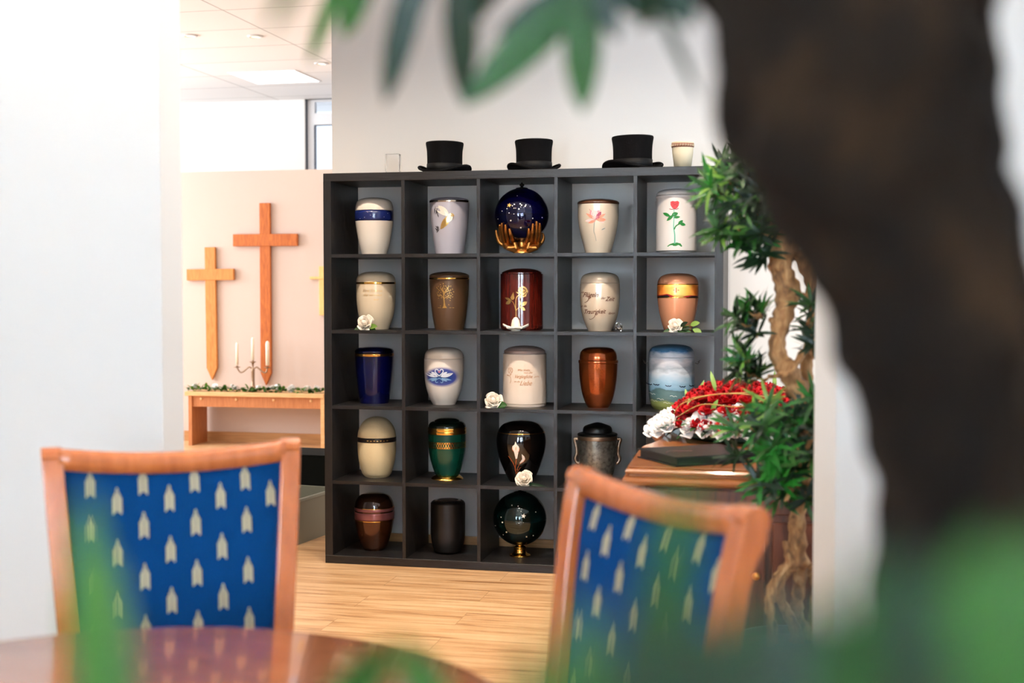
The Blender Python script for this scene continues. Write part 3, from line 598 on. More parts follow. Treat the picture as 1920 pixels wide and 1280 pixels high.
u.body([(22.5, 618.5), (30, 600), (35, 581), (37, 562), (37.4, 545), (36.9, 529)], 'pearl_bronze'); u.part('lid', [(36.9, 528.6), (36.9, 528.6), (35, 519.5), (30, 513.3), (20, 509.6), (9, 508.3), (0, 508)], 'pearl_bronze')
d = Decal(u)
d.text('en', 1089.5, 547.5, 5.5); d.text('Flügeln', 1092.5, 554.5, 12.2, 0, .5, sx=.82); d.text('der', 1126, 558.5, 6, 0, .5); d.text('Zeit', 1134.5, 561.8, 11, 0, .5, sx=.85)
d.text('gt die', 1089, 573, 5); d.text('Traurigkeit', 1094, 586, 11.6, 0, .45, rot=.03, sx=.78); d.text('davon', 1140, 586.5, 6.2, 0, .5, sx=.8)
d.stroke([(1105, 553), (1103, 560), (1099, 564), (1096, 564)], (.9, .7)); d.stroke([(1117, 585), (1114, 592), (1108, 596), (1105, 595)], (.9, .7))
d.build('script_inscription', ['script_brown'])
u = Urn('copper urn with a painted sunset strip and small red cross', 1270.7, 2, 617, 25)
u.body([(25, 617), (29.8, 601), (34.6, 581), (37.8, 560), (38.3, 545), (38.2, 529)], 'copper_satin'); u.part('lid', [(38.2, 528.6), (38.2, 528.6), (36.8, 521), (32, 514), (22, 509.5), (10, 507.9), (0, 507.5)], 'copper_satin')
u.band(529, 553, 'sunset_paint', .0009, 'sunset_strip'); u.band(528, 529.2, 'gold', .0014, 'gold_line'); u.band(552.5, 553.8, 'gold', .0014, 'gold_line')
d = Decal(u, .0016); T = lambda x, y: (1220+x/9.85, 500+y/9.85)
d.stroke([T(468, 345), T(468, 432)], 1.5, 0); d.stroke([T(412, 388), T(522, 388)], 1.3, 0)
d.hill([T(125, 480), T(215, 472), T(300, 455), T(345, 465), T(430, 500)], 552.4, 1); d.hill([T(590, 508), T(650, 490), T(740, 482), T(866, 490)], 552.4, 1); d.hill([T(128, 495), T(250, 482), T(310, 472), T(350, 500)], 552.4, 2, .0003); d.hill([T(700, 508), T(760, 492), T(866, 498)], 552.4, 2, .0003)
d.build('cross_and_hills_motif', ['sunset_cross', 'rose_dark', 'band_black'])
# --- middle row
u = Urn('glossy royal blue urn with a gold ring, first in the middle row', 702.3, 3, 757, 27)
u.body([(27, 757), (30, 735), (32.5, 712), (34.6, 690), (36, 667), (36.1, 661)], 'royal_blue'); u.part('lid', [(36.2, 660.6), (36.2, 660.6), (36.2, 656.8), (31, 652.4), (18, 649.7), (0, 649)], 'royal_lid'); u.band(661.4, 666.6, 'gold')
u = Urn('white urn painted with two swans forming a heart on blue', 832.5, 3, 758, 21.5)
u.body([(21.5, 758), (28, 742), (33, 726), (35.8, 709), (37, 688), (36.9, 670.5)], 'swan_glaze'); u.part('lid', [(36.9, 670), (36.9, 670), (35.2, 661), (30, 654.4), (20, 650.6), (10, 649.3), (0, 649)], 'porcelain')
d = Decal(u); T = lambda x, y: (790+x/9.85, 640+y/9.85)
for sx in (-1, 1):
    X = lambda x: 332+sx*(x-332)
    d.stroke([T(X(332), 600), T(X(375), 560), T(X(405), 520), T(X(395), 485), T(X(365), 482), T(X(340), 505)], 1.8, 0, .0002)
    d.stroke([T(X(332), 640), T(X(370), 660), T(X(400), 690), T(X(385), 722), T(X(355), 712)], 1.4, 1, .0002)
    d.lens(T(X(350), 610), T(X(590), 550), 6.5, 0, skew=.3*sx); d.lens(T(X(365), 600), T(X(480), 525), 5, 0, .0001)
    d.lens(T(X(370), 635), T(X(480), 700), 4.5, 1); d.lens(T(X(380), 640), T(X(560), 680), 3.5, 1)
d.stroke([T(332, 540), T(318, 525), T(322, 512), T(332, 520), T(345, 512), T(350, 525), T(332, 540)], .9, 2)
d.build('swan_motif', ['swan_light', 'swan_blue', 'pink'])
u = Urn('sand-coloured cylindrical urn with a taupe lid and tan script', 983.7, 3, 763, 37)
u.body([(37, 763), (39, 760), (40.5, 754.5), (40.6, 745), (40.6, 668), (40.2, 665), (39, 664.3)], 'sand_matte'); u.part('lid', [(38.3, 664), (38.3, 664), (38.3, 657), (37.6, 655.5), (30, 651), (17, 647.8), (0, 646.6)], 'taupe_lid')
d = Decal(u); T = lambda x, y: (935+x/9.85, 640+y/9.85)
d.text('Was bleibt,', *T(345, 512), 5.2, 0, .4); d.text('wenn alles', *T(460, 556), 4.6, 0, .4, sx=.85); d.text('Vergängliche', *T(290, 640), 8.6, 0, .45, sx=.75); d.text('geht,', *T(655, 630), 4.6, 0, .4); d.text('ist die', *T(285, 718), 4.4, 0, .4); d.text('Liebe', *T(385, 772), 12, 0, .5, sx=.85)
d.stroke([T(215, 740), T(230, 690), T(225, 640), T(205, 600)], .7); d.stroke([T(180, 470), T(250, 465), T(255, 530), T(220, 560), T(180, 530), T(185, 480)], .8); d.stroke([T(195, 490), T(225, 500), T(240, 480)], .7); d.stroke([T(200, 540), T(225, 515), T(245, 540)], .7); d.lens(T(205, 610), T(150, 590), 1.8); d.lens(T(205, 600), T(240, 570), 1.6)
d.build('script_inscription', ['script_tan'])
u = Urn('shiny copper-brown urn in the middle row', 1121.7, 3, 766, 20)
u.body([(20, 766), (24, 757), (30.5, 738), (34.4, 714), (36, 695), (36.3, 684), (36.3, 681)], 'copper_fleck'); u.part('lid', [(36.8, 681), (36.8, 681), (36.6, 676), (35, 675), (35, 675), (34.8, 668), (32.6, 660), (27, 654.2), (17, 651.4), (0, 650.8)], 'copper_fleck'); u.band(675.6, 681.4, 'copper_fleck', .0012, 'rim_band')
u = Urn('large urn painted as a cloudy seascape with dunes', 1258.5, 3, 768, 33)
u.body([(33, 768), (38, 757), (41.8, 740), (43, 715), (43.2, 690), (43, 668)], 'seascape_paint'); u.part('lid', [(43.2, 667.4), (43.2, 667.4), (41.5, 658), (36.5, 650.5), (26, 646.3), (12, 644.5), (0, 644)], 'seascape_paint')
d = Decal(u, .0014)
for x, y in ((1217, 718), (1231, 717.5), (1253, 719), (1279, 720.5), (1297, 720)): d.stroke([(x-5.5, y-1.3), (x-2, y+.9), (x, y), (x+2.5, y+1), (x+5.5, y-.6)], (1.2, 1.4), 0)
for x, y in ((1222, 735), (1226, 748), (1262, 738), (1250, 751), (1275, 753), (1238, 744), (1285, 740)): d.stroke([(x-6, y), (x-2, y-1), (x+1, y+1.2), (x+4, y), (x+7, y+1.5)], .8, 1)
d.build('wave_and_bird_motif', ['royal_lid', 'star_white'])
for sx in (-1, 1):
    m = MB(); zz = (u.yb-679)*u.s; q = u.s*44; m.tube([(sx*q, 0, zz), (sx*(q+.012), -.006, zz-.004), (sx*(q+.02), -.004, zz+.006), (sx*(q+.012), .004, zz+.004), (sx*(q+.024), .002, zz+.014)], .0014, 6); m.build('handle_wire', 'wire', u.t)
# --- fourth row
u = Urn('egg-shaped cream urn with a narrow black ornamental band', 706.7, 4, 894, 23)
u.body([(23, 894), (27.5, 884), (33.3, 863), (35.7, 842), (36, 825), (35.9, 816.5)], 'egg_cream'); u.part('lid', [(36, 816), (36, 816), (34.2, 805), (29.5, 794), (21, 784.5), (10, 779.6), (0, 778.6)], 'egg_cream'); u.band(816.3, 824.4, 'band_black')
d = Decal(u, .0018)
for i in range(7): d.dot(690+i*6, 820.6+(1 if i % 2 else 0)*.4, 1.9, 0, 1.1)
d.build('band_ornament', ['gilt'])
u = Urn('bottle green urn with gold rim, lattice band and gold foot', 838.7, 4, 901, 27)
u.part('foot', [(28, 901), (29.8, 899), (30, 896.5), (27, 893), (22.5, 890), (20, 889.5)], 'gold', keep=False)
u.part('body', [(20, 890), (22.4, 889), (28, 873.5), (33.3, 851.6), (35.4, 830), (35.6, 812), (35.4, 811.6)], 'bottle_green'); u.part('rim', [(35.8, 812), (35.8, 812), (36.2, 808), (35.4, 805.5), (36, 803), (35.2, 800)], 'gold', keep=False)
u.part('lid', [(35.2, 800), (34.4, 796), (31.5, 792), (26.5, 789.4), (24, 789), (24, 789), (21.5, 786.5), (16, 784.2), (8, 783.2), (0, 783)], 'green_lid')
d = Decal(u, .0014); z0, z1 = 826.5, 837
import bisect
for yy in (z0, z1): d.stroke([(u.cx+35.4*math.sin(a), yy) for a in [R(k*8-88) for k in range(23)]], 1.1, 0, n=1)
for i in range(-11, 12):
    a0 = R(i*7.5); a1 = R((i+1)*7.5)
    if abs(a0) < R(82) and abs(a1) < R(82):
        x0, x1 = u.cx+35.3*math.sin(a0), u.cx+35.3*math.sin(a1); d.stroke([(x0, z0), (x1, z1)], .9); d.stroke([(x0, z1), (x1, z0)], .9)
d.build('lattice_band', ['gold'])
u = Urn('bulbous black gloss urn with white calla lilies', 977.5, 4, 905, 22)
u.body([(22, 905), (27, 893), (33, 880), (39.5, 864), (44.5, 846), (46.7, 828), (45.5, 815), (43.8, 809.3)], 'black_gloss'); u.part('lid', [(43.6, 808.8), (43.6, 808.8), (39.5, 800.5), (31, 793.3), (18, 789), (0, 787.5)], 'black_gloss'); u.band(808.6, 810, 'gold', .0006, 'gold_line')
d = Decal(u); T = lambda x, y: (920+x/9.14, 780+y/9.14)
d.stroke([T(440, 690), T(432, 780), T(425, 850), T(440, 960)], (1, 1.6), 1); d.stroke([T(305, 640), T(370, 730), T(415, 830), T(425, 900)], (.6, 2), 1); d.stroke([T(495, 775), T(465, 840), T(455, 890)], (.7, 1.2), 1); d.stroke([T(525, 825), T(480, 880), T(450, 940)], (.6, 1.4), 1)
d.poly([T(x, y) for x, y in ((425, 385), (450, 440), (480, 470), (492, 510), (480, 560), (470, 600), (455, 680), (430, 690), (415, 620), (400, 560), (370, 510), (375, 470), (410, 440))], 0); d.stroke([T(372, 490), T(372, 530), T(400, 560)], .8, 1, .0003); d.stroke([T(492, 500), T(485, 550), T(465, 570)], .8, 1, .0003); d.stroke([T(435, 480), T(432, 530)], 1.2, 2, .0003)
d.poly([T(x, y) for x, y in ((532, 600), (575, 640), (590, 690), (560, 730), (500, 775), (498, 750), (540, 690))], 0); d.stroke([T(590, 680), T(570, 725), T(500, 775)], .8, 1, .0003)
d.build('calla_motif', ['calla_white', 'copper_line', 'gilt'])
u = Urn('speckled pewter urn with a stepped dark lid and side handles', 1120, 4, 900, 21)
u.body([(21, 900), (26, 889), (31, 874), (34.8, 855), (36.4, 835), (36.8, 815), (36.8, 806.5)], 'speckled_pewter'); u.band(806.6, 814, 'pewter', .0006, 'collar')
u.part('lid', [(37.2, 806.5), (37.2, 806.5), (36.6, 803), (29, 801), (27.6, 800), (27.6, 800), (27, 794.5), (24, 789.5), (14, 785.5), (6, 783), (0, 782)], 'graphite_lid')
for sx in (-1, 1):
    m = MB(); q = u.s; Z = lambda y: (u.yb-y)*q
    m.tube(cmr([(sx*36*q, 0, Z(814)), (sx*43*q, 0, Z(814)), (sx*40*q, 0, Z(825)), (sx*38.6*q, 0, Z(840)), (sx*41.5*q, 0, Z(850)), (sx*39*q, 0, Z(857)), (sx*34.5*q, 0, Z(860))], 6), .0034, 8, flat=2.2); m.build('handle', 'pewter', u.t)
# --- bottom row
u = Urn('bronze-brown urn with mauve rings around the shoulder', 702.3, 5, 1035, 19)
u.body([(19, 1035), (24, 1024), (31, 1003), (35, 985), (36.4, 972), (36.8, 958), (36.6, 951)], 'brown_bronze'); u.part('lid', [(36.7, 950.6), (36.7, 950.6), (34.6, 940.5), (29, 931.5), (20, 926.8), (10, 925.2), (0, 924.8)], 'dark_brown_gloss')
u.band(951, 956.5, 'mauve_band', .0012, 'mauve_ring'); u.band(959, 973, 'mauve_band', .0016, 'mauve_ring'); u.band(973.4, 974.8, 'gold', .0012, 'gold_line'); u.band(949.8, 950.8, 'gold', .0012, 'gold_line')
u = Urn('plain matt black cylindrical urn with a recessed steel-rimmed top', 840, 5, 1043, 20)
u.body([(20, 1043), (26, 1033), (30.5, 1018), (32, 1003), (32.2, 985), (32.2, 950), (31.5, 944.5), (28, 941.2), (24, 940.4)], 'black_satin'); u.part('lid', [(24, 940.6), (24, 940.2), (20, 939.6), (19, 941.5), (17, 943), (0, 943.4)], 'steel', keep=False)
u = globe_urn('black-green globe urn with a silver star and gold foot', 975, 978, 50.4, 5, 1052, 'emerald_glass',
    [(19, 1048.6), (19.5, 1048.6), (19.5, 1046.5), (15, 1044.5), (11.8, 1041), (11, 1035), (12, 1031), (7, 1028.5), (12, 1024.5)], 'gold', [(12, 930.2), (11.5, 928.6), (4, 927), (2.5, 926.5), (4.3, 924.5), (4, 921.5), (2, 920), (.01, 919.6)],
    [(981.5, 965.5, 4.6, .2)], [(960, 947.5, 1.2), (971.5, 948.5, .8), (940, 970, 1), (942.5, 979, 1.3), (950, 997, 1.5), (944, 1003.5, 1), (987, 1005.3, 1.5), (999.5, 1004, 1.1), (1004, 960, .9), (929, 989, .9)])

# ================================================================ roses (bloom mesh), small things in the cells
def petal(m, a, r0, r1, h0, h1, wid, curl, rnd, mi=0, lean=0):
    def fn(u_, v_):
        U = u_*2-1; aa = a+U*wid*(1-.35*v_*v_); prof = r0+(r1-r0)*math.sin(v_*PI*.5)+curl*max(0, v_-.6)**2*6
        rr = prof*(1+.06*abs(U)); z = h0+(h1-h0)*(v_-.35*v_*abs(U)**3)-curl*max(0, v_-.7)*1.6
        return Vector((rr*math.cos(aa), rr*math.sin(aa), z))
    m.grid(fn, 6, 5, mi)
def bloom(Rb, seed=1, mi=0, petals=17, mi2=None):
    m = MB(); rnd = random.Random(seed)
    m.sphere((0, 0, Rb*.45), Rb*.28, 10, 8, mi if mi2 is None else mi2, sz=1.5)
    for i in range(petals):
        t = i/(petals-1); a = i*2.4+rnd.uniform(-.2, .2)
        petal(m, a, Rb*(.05+.10*t), Rb*(.20+.80*t), -Rb*.15*t, Rb*(.95-.50*t), .95-.15*t, Rb*.10*t*rnd.uniform(.7, 1.4), rnd, mi if (mi2 is None or i > 3) else mi2)
    m.lathe([(Rb*.02, -Rb*.3), (Rb*.22, -Rb*.25), (Rb*.35, 0)], 10, mi=mi)
    return m
def rose_leaf(m, base, d, L, W, mi=0):
    m.leaf(base, d, Vector((0, -1, .5)), L, W, .12, mi, 6, .25)
def small_rose(label, px, py, row, y, Rb, tilt, leaves, petals=17):
    p = at_Y(px, py, y); z = zfloor(row); t = thing('artificial_rose', label, 'artificial flower', (p.x, y, z), 0, 'fabric roses in the shelf cells')
    b = bloom(Rb, int(px), petals=petals).build('bloom', 'petal_white', t, (0, 0, Rb*.62), (R(62), R(tilt), 0), [('solid', .0008)])
    for i, (a, L, W, up, kind, *off) in enumerate(leaves):
        off = off[0] if off else L*.22
        m = MB(); d = Vector((math.cos(R(a)), -.45, up)); m.tube([(0, 0, Rb*.3), d*(off+.004)+Vector((0, 0, Rb*.3))], .0012, 6)
        rose_leaf(m, d*off+Vector((0, 0, Rb*.3)), d+Vector((0, 0, -.45*(off > .04)*(i % 2))), L, W); o = m.build('leaf', kind, t)
small_rose('fabric white rose in front of the beige urn with gilt lettering', 686, 601, 2, YS+.065, .042, -18, [(-10, .055, .03, -.35, 'leaf_mid'), (30, .06, .028, .1, 'leaf_light'), (160, .05, .03, -.3, 'leaf_mid'), (-40, .06, .034, -.25, 'leaf_bright')])
small_rose('fabric white rose beside the sand cylindrical urn', 925, 744, 3, YS+.065, .043, 15, [(-15, .06, .034, -.3, 'leaf_bright'), (8, .062, .034, .05, 'leaf_mid'), (200, .035, .02, -.4, 'leaf_mid')])
small_rose('fabric white rose with two leafy sprigs before the copper sunset urn', 1266, 606, 2, YS+.07, .036, 5, [(190, .05, .030, -.3, 'leaf_mid'), (-5, .05, .030, -.12, 'leaf_mid'), (15, .045, .024, .15, 'leaf_dark', .03), (5, .045, .026, -.1, 'leaf_mid', .045), (14, .045, .026, .3, 'leaf_light', .075), (6, .045, .026, .05, 'leaf_light', .085), (30, .04, .02, .55, 'leaf_dark', .03)])
small_rose('ruffled white carnation at the foot of the black calla urn', 984, 902, 4, YS+.06, .040, 0, [(-5, .12, .022, -.15, 'leaf_dark'), (5, .10, .02, -.2, 'leaf_dark')], 26)
# porcelain snowdrop ornament
p = at_Y(967, 612, YS+.06); t = thing('flower_ornament', 'cream ceramic open flower ornament before the mahogany urn', 'ornament', (p.x, YS+.058, zfloor(2)))
m = MB(); m.lathe([(.022, 0), (.021, .03), (.017, .05), (.008, .062), (.0001, .065)], 24); m.sphere((0, -.010, .012), .012); m.build('bud', 'ceramic_white', t)
for a in (0, 55, 125, 180, 235, 305):
    m = MB(); aa = R(a)
    def fn(u_, v_):
        U = u_*2-1; L = .052*v_+.008; w_ = .026*math.sin(PI*min(1, v_*.85+.12))*U; z = .006+.018*v_*v_*(1 if a in (0, 180) else .35)+.010*U*U
        return Vector((L*math.cos(aa)-w_*math.sin(aa), (L*math.sin(aa)+w_*math.cos(aa))*(.8 if a > 180 else 1)*.75, z))
    m.grid(fn, 8, 8); m.build('petal', 'ceramic_white', t, mods=[('solid', .003)])
# faceted glass diamond leaning against the script urn
p = at_Y(1161, 612, YS+.075); t = thing('glass_diamond', 'clear faceted glass diamond leaning by the script urn', 'ornament', (p.x, YS+.075, zfloor(2)))
m = MB(); m.lathe([(.0001, -.022), (.012, -.012), (.023, 0), (.023, .003), (.013, .011), (.0001, .011)], 10, smooth=False); m.build('gem', 'crystal', t, (0, 0, .0215), (R(20), R(58), 0))

# ================================================================ on top of the shelf
def top_hat(label, cx, rz, dz=0, w_=1.0):
    y = YS+.17; p = at_Y(cx, 300, y); t = thing('top_hat', label, 'hat', (p.x, y, HS), rz, 'black top hats on the shelf')
    def brim(u_, v_):
        a = u_*2*PI; ri = .082; ro = .082+.046*v_; x = ro*math.cos(a)*1.0; yy = ro*math.sin(a)*1.2
        lift = .030*v_**1.6*abs(math.cos(a))**2.2; dip = -.0*v_; tuck = .012*v_*v_*abs(math.cos(a))**3
        return Vector((x-tuck*math.copysign(1, math.cos(a)), yy, .006+lift-.004*v_*abs(math.sin(a))**3))
    m = MB(); m.grid(brim, 64, 8); m.tube([brim(k/64, 1) for k in range(65)], .0035, 8); m.build('brim', 'hat_felt', t, mods=[('solid', .005)])
    m = MB(); m.lathe([(v.x, v.y) for v in cmr([(.083, .002), (.0825, .02), (.0815, .06), (.083, .105), (.0875, .135), (.0878, .140), (.086, .1435), (.084, .145), (.05, .1475), (.0001, .1485)], 4)], 56, sy=1.2); m.build('crown', 'hat_felt', t)
    m = MB(); m.lathe([(.0825, .010), (.0843, .011), (.0836, .045), (.0818, .046)], 56, sy=1.2); m.build('hat_band', 'hat_ribbon', t)
    t.scale = (w_, w_, w_*1.03); return t
top_hat('black felt top hat on the left of the shelf top', 834, R(-4))
top_hat('black felt top hat in the middle of the three hats', 1001, R(28))
top_hat('black felt top hat nearest the small beige cup', 1186, R(38), w_=1.04)
y = YS+.14; p = at_Y(1280, 300, y); s = depth(p)/F; t = thing('beige_cup', 'small beige tapered cup with a brown patterned rim on the shelf top', 'cup', (p.x, y, HS))
m = MB(); m.lathe([(15.5*s, 0), (16, 0)] and [(15.5*s, 0), (19.5*s, 30*s), (20.8*s, 48*s), (21*s, 50*s), (20*s, 50*s), (18*s, 30*s), (14*s, 4*s), (.0001, 4*s)], 40); m.build('body', 'stone_beige', t)
m = MB(); m.lathe([(19.9*s, 40*s), (20.7*s, 40*s), (21.3*s, 47.2*s), (20.6*s, 47.3*s)], 40); m.build('patterned_rim', 'terracotta', t)
m = MB()
for k in range(26):
    a = 2*PI*k/26; r_ = 21.35*s; z = 43.6*s; da = .07
    P = [Vector((r_*math.cos(a+q*da), r_*math.sin(a+q*da), z+h*s)) for q, h in ((-1, -2), (-1, 2), (.8, 2), (.8, -1), (-.2, -1), (-.2, .6))]
    m.tube(P, .0009, 5)
m.build('rim_ornament', 'stone_beige', t)
y = YS+.20; p = at_Y(737, 300, y); t = thing('acrylic_block', 'clear acrylic display block left of the hats on the shelf top', 'display stand', (p.x, y, HS))
m = MB(); m.box(-.034, .034, -.02, .02, 0, .105); m.build('block', 'acrylic', t, mods=[('bevel', .002, 2)])

# ================================================================ storage boxes beside the shelf
t = thing('storage_box', 'grey translucent plastic storage box on the floor behind the left chair', 'storage box', (-2.475, 6.20, 0), R(-8))
def openbox(m, w_, d_, h_, tp, th=.004):   # tapered tub
    def ring(z, k, ins=0): return [(-w_*(1-k)-0+ins, -0), ]
    z = [0, h_]; k0 = tp
    out0 = [(-w_+k0, k0), (-k0, k0), (-k0, d_-k0), (-w_+k0, d_-k0)]; out1 = [(-w_, 0), (0, 0), (0, d_), (-w_, d_)]
    in1 = [(-w_+th, th), (-th, th), (-th, d_-th), (-w_+th, d_-th)]; in0 = [(-w_+k0+th, k0+th), (-k0-th, k0+th), (-k0-th, d_-k0-th), (-w_+k0+th, d_-k0-th)]
    vs = [(x, y, 0) for x, y in out0]+[(x, y, h_) for x, y in out1]+[(x, y, h_) for x, y in in1]+[(x, y, th) for x, y in in0]
    fs = [(3, 2, 1, 0)]+[(i, (i+1) % 4, 4+(i+1) % 4, 4+i) for i in range(4)]+[(4+i, 4+(i+1) % 4, 8+(i+1) % 4, 8+i) for i in range(4)]+[(8+i, 8+(i+1) % 4, 12+(i+1) % 4, 12+i) for i in range(4)]+[(12, 13, 14, 15)]
    m.add(vs, fs)
m = MB(); openbox(m, .40, .42, .235, .018); m.build('tub', 'grey_plastic', t, mods=[('bevel', .012, 3)])
m = MB(); m.box(-.41, .01, -.01, .004, .222, .242); m.box(-.41, .01, .416, .43, .222, .242); m.box(-.41, -.396, .004, .416, .222, .242); m.box(-.004, .01, .004, .416, .222, .242); m.build('rim', 'grey_plastic', t, mods=[('bevel', .004, 2)])
m = MB(); m.box(-.36, -.34, -.006, .006, .05, .222); m.box(-.06, -.04, -.006, .006, .05, .222); m.build('rib', 'grey_plastic', t)
t = thing('black_box', 'black upright box standing behind the grey storage box', 'box', (-2.50, 6.68, 0), R(-4))
m = MB(); m.box(-.42, 0, 0, .3, 0, .392); m.build('box', 'black_plastic', t, mods=[('bevel', .004, 2)])
m = MB(); m.box(-.42, 0, .0, .3, .3925, .402); m.build('lid', 'black_plastic', t, mods=[('bevel', .003, 2)])

# ================================================================ CHAPEL FURNITURE
YX = 10.35
def cross(label, vx0, vx1, ytop, ytip, hx0, hx1, hy0, hy1, mt, th=.03, tipfrac=.06, tilt=0, pointed=True, hb=None):
    a = at_Y((vx0+vx1)/2, ytip, YX-.01); s = depth(a)/F
    t = thing('wall_cross', label, 'cross', (a.x, YX-.004, a.z), 0); cx = (vx0+vx1)/2
    wv = (vx1-vx0)/2*s; hh = (ytip-ytop)*s; tip = wv*2.2 if pointed else 0
    MX = Matrix(((1, 0, 0, 0), (0, 0, 1, 0), (0, 1, 0, 0), (0, 0, 0, 1)))
    pts = [(0, 0), (wv, tip), (wv, hh), (-wv, hh), (-wv, tip)] if pointed else [(-wv, 0), (wv, 0), (wv, hh), (-wv, hh)]
    m = MB(); m.prism(pts, -th, 0, mx=MX); o = m.build('upright', mt, t, mods=[('bevel', .003, 2)])
    z0 = (ytip-hy1)*s; z1 = (ytip-hy0)*s; x0 = (hx0-cx)*s; x1 = (hx1-cx)*s
    m = MB(); m.prism([(x0, z0), (x1, z0), (x1, z1), (x0, z1)], -th-.006, -.001, mx=MX); b = m.build('crossbeam', mt, t, mods=[('bevel', .004, 2)])
    t.rotation_euler = (0, R(tilt), 0); return t
cross('large dark oak cross with pointed foot, highest on the wall', 490, 511, 382, 722, 437, 565, 439.5, 462, 'cross_oak')
cross('smaller light oak cross with pointed foot at the left', 389, 410, 464, 712, 352.5, 447, 504.5, 525.5, 'cross_light_oak', tilt=-.5)
cross('slim pale beech cross half hidden by the black shelf', 599, 610, 499, 591, 581, 628, 518.5, 523.5, 'cross_beech', .02, pointed=False)
YB = 10.02
bl = at_Y(352, 740, YB).x-.03; br = at_Y(606.5, 740, YB).x; zt = at_Y(600, 738.5, YB).z
t = thing('altar_bench', 'long low light oak bench under the wall crosses', 'bench', (bl, YB, 0)); L = br-bl
m = MB(); m.box(0, L, 0, .31, zt-.035, zt); m.build('top', 'bench_oak', t, mods=[('bevel', .003, 2)])
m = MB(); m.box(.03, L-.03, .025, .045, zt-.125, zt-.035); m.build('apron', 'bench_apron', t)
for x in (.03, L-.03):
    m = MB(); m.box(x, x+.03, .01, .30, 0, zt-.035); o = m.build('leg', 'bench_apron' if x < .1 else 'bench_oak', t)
for px in (375, 441, 511, 581):
    q = at_Y(px, 748, YB); m = MB(); m.lathe([(.0001, 0), (.012, 0), (.012, .004), (.0001, .006)], 14, mx=Matrix.Rotation(PI/2, 4, 'X')); m.build('screw_cap', 'bench_oak', t, (q.x-bl, .025, zt-.06))
# candelabrum
yc = 10.16; p = at_Y(474.5, 731, yc); s = depth(p)/F
t = thing('candelabrum', 'three-armed antique brass candelabrum on the oak bench', 'candle holder', (p.x, yc, zt)); yb = 732
T = lambda x, y: Vector(((x-473)*s, 0, (yb-y)*s))
m = MB(); m.lathe([(x*s, (yb-y)*s) for x, y in ((8, 732), (8, 730.5), (6.5, 728), (6, 724), (3.6, 722.5), (2.9, 712), (3.3, 694), (3.6, 691.5), (2.2, 690), (1.2, 686), (2.4, 678.5), (6.2, 677), (6.2, 676.2), (2, 675.5), (2, 674), (.001, 674))], 24); m.build('stem', 'pewter', t)
for sx, cx, cy in ((-1, 441.5, 687), (1, 502, 687)):
    P = cmr([T(473, 691), T(473+sx*7, 686.5), T(473+sx*13, 690), T(473+sx*20, 695.5), T(473+sx*26, 696), T(cx, cy+2)], 6); m = MB(); m.tube(P, .0065, 8); a = m.build('arm', 'pewter', t)
    m = MB(); m.lathe([(1*s, 0), (6.5*s, 1.6*s), (6.5*s, 2.2*s), (2*s, 2*s), (2*s, 4*s), (.001, 4*s)], 20, c=T(cx, cy+1.5)); m.build('drip_cup', 'pewter', t)
for cx, y0, y1, w_, nm in ((441.5, 683, 640, 2.6, 'left'), (473, 674, 630, 2.6, 'middle'), (502.5, 683, 637, 3.5, 'right')):
    c = thing('candle', {'left': 'white candle on the left arm of the candelabrum', 'middle': 'white candle at the centre of the candelabrum', 'right': 'white candle standing out against the dark oak cross'}[nm], 'candle', Vector((p.x, yc, zt))+T(cx, y0))
    h_ = (y0-y1)*s; m = MB(); m.lathe([(w_*s, 0), (w_*s, h_-.02), (w_*.7*s, h_-.006), (.001, h_)], 20); m.build('wax', 'candle_wax', c)
    m = MB(); m.tube([(0, 0, h_-.003), (.001, 0, h_+.008)], .0012, 5); m.build('wick', 'wick', c)
# garland
rnd = random.Random(11); yg = 10.10
t = thing('garland', 'garland of green leaves and white roses along the oak bench', 'garland', (bl+.02, yg, zt)); x0 = bl+.02
m = MB()
for a, b in ((366, 396), (408, 461), (491, 539), (551, 574), (578, 606), (352, 366), (396, 408), (461, 491)):
    n = int((b-a)*(1.5 if b-a > 16 else .5))
    for i in range(n):
        px = rnd.uniform(a, b); q = at_Y(px, 730, yg).x-x0; d = Vector((rnd.uniform(-1, 1), rnd.uniform(-.8, .4), rnd.uniform(-.1, .7)))
        m.leaf((q, rnd.uniform(-.03, .03), rnd.uniform(.005, .03)), d, (0, 0, 1), rnd.uniform(.035, .06), .026, .3, rnd.choice((0, 0, 1)), 4)
m.build('foliage', ['garland_leaf', 'leaf_mid'], t)
gb = bloom(.034, 5, petals=13); first = None
for px in (365, 402, 438, 486, 512, 520, 545, 577, 592):
    q = at_Y(px, 727, yg).x-x0
    if not first: first = o = gb.build('rose_bloom', 'petal_pure', t, mods=[('solid', .001)])
    else: o = first.copy(); COL.objects.link(o); o.parent = t
    o.location = (q, rnd.uniform(-.02, .02), .03); o.rotation_euler = (R(rnd.uniform(30, 70)), R(rnd.uniform(-25, 25)), rnd.uniform(0, 6))

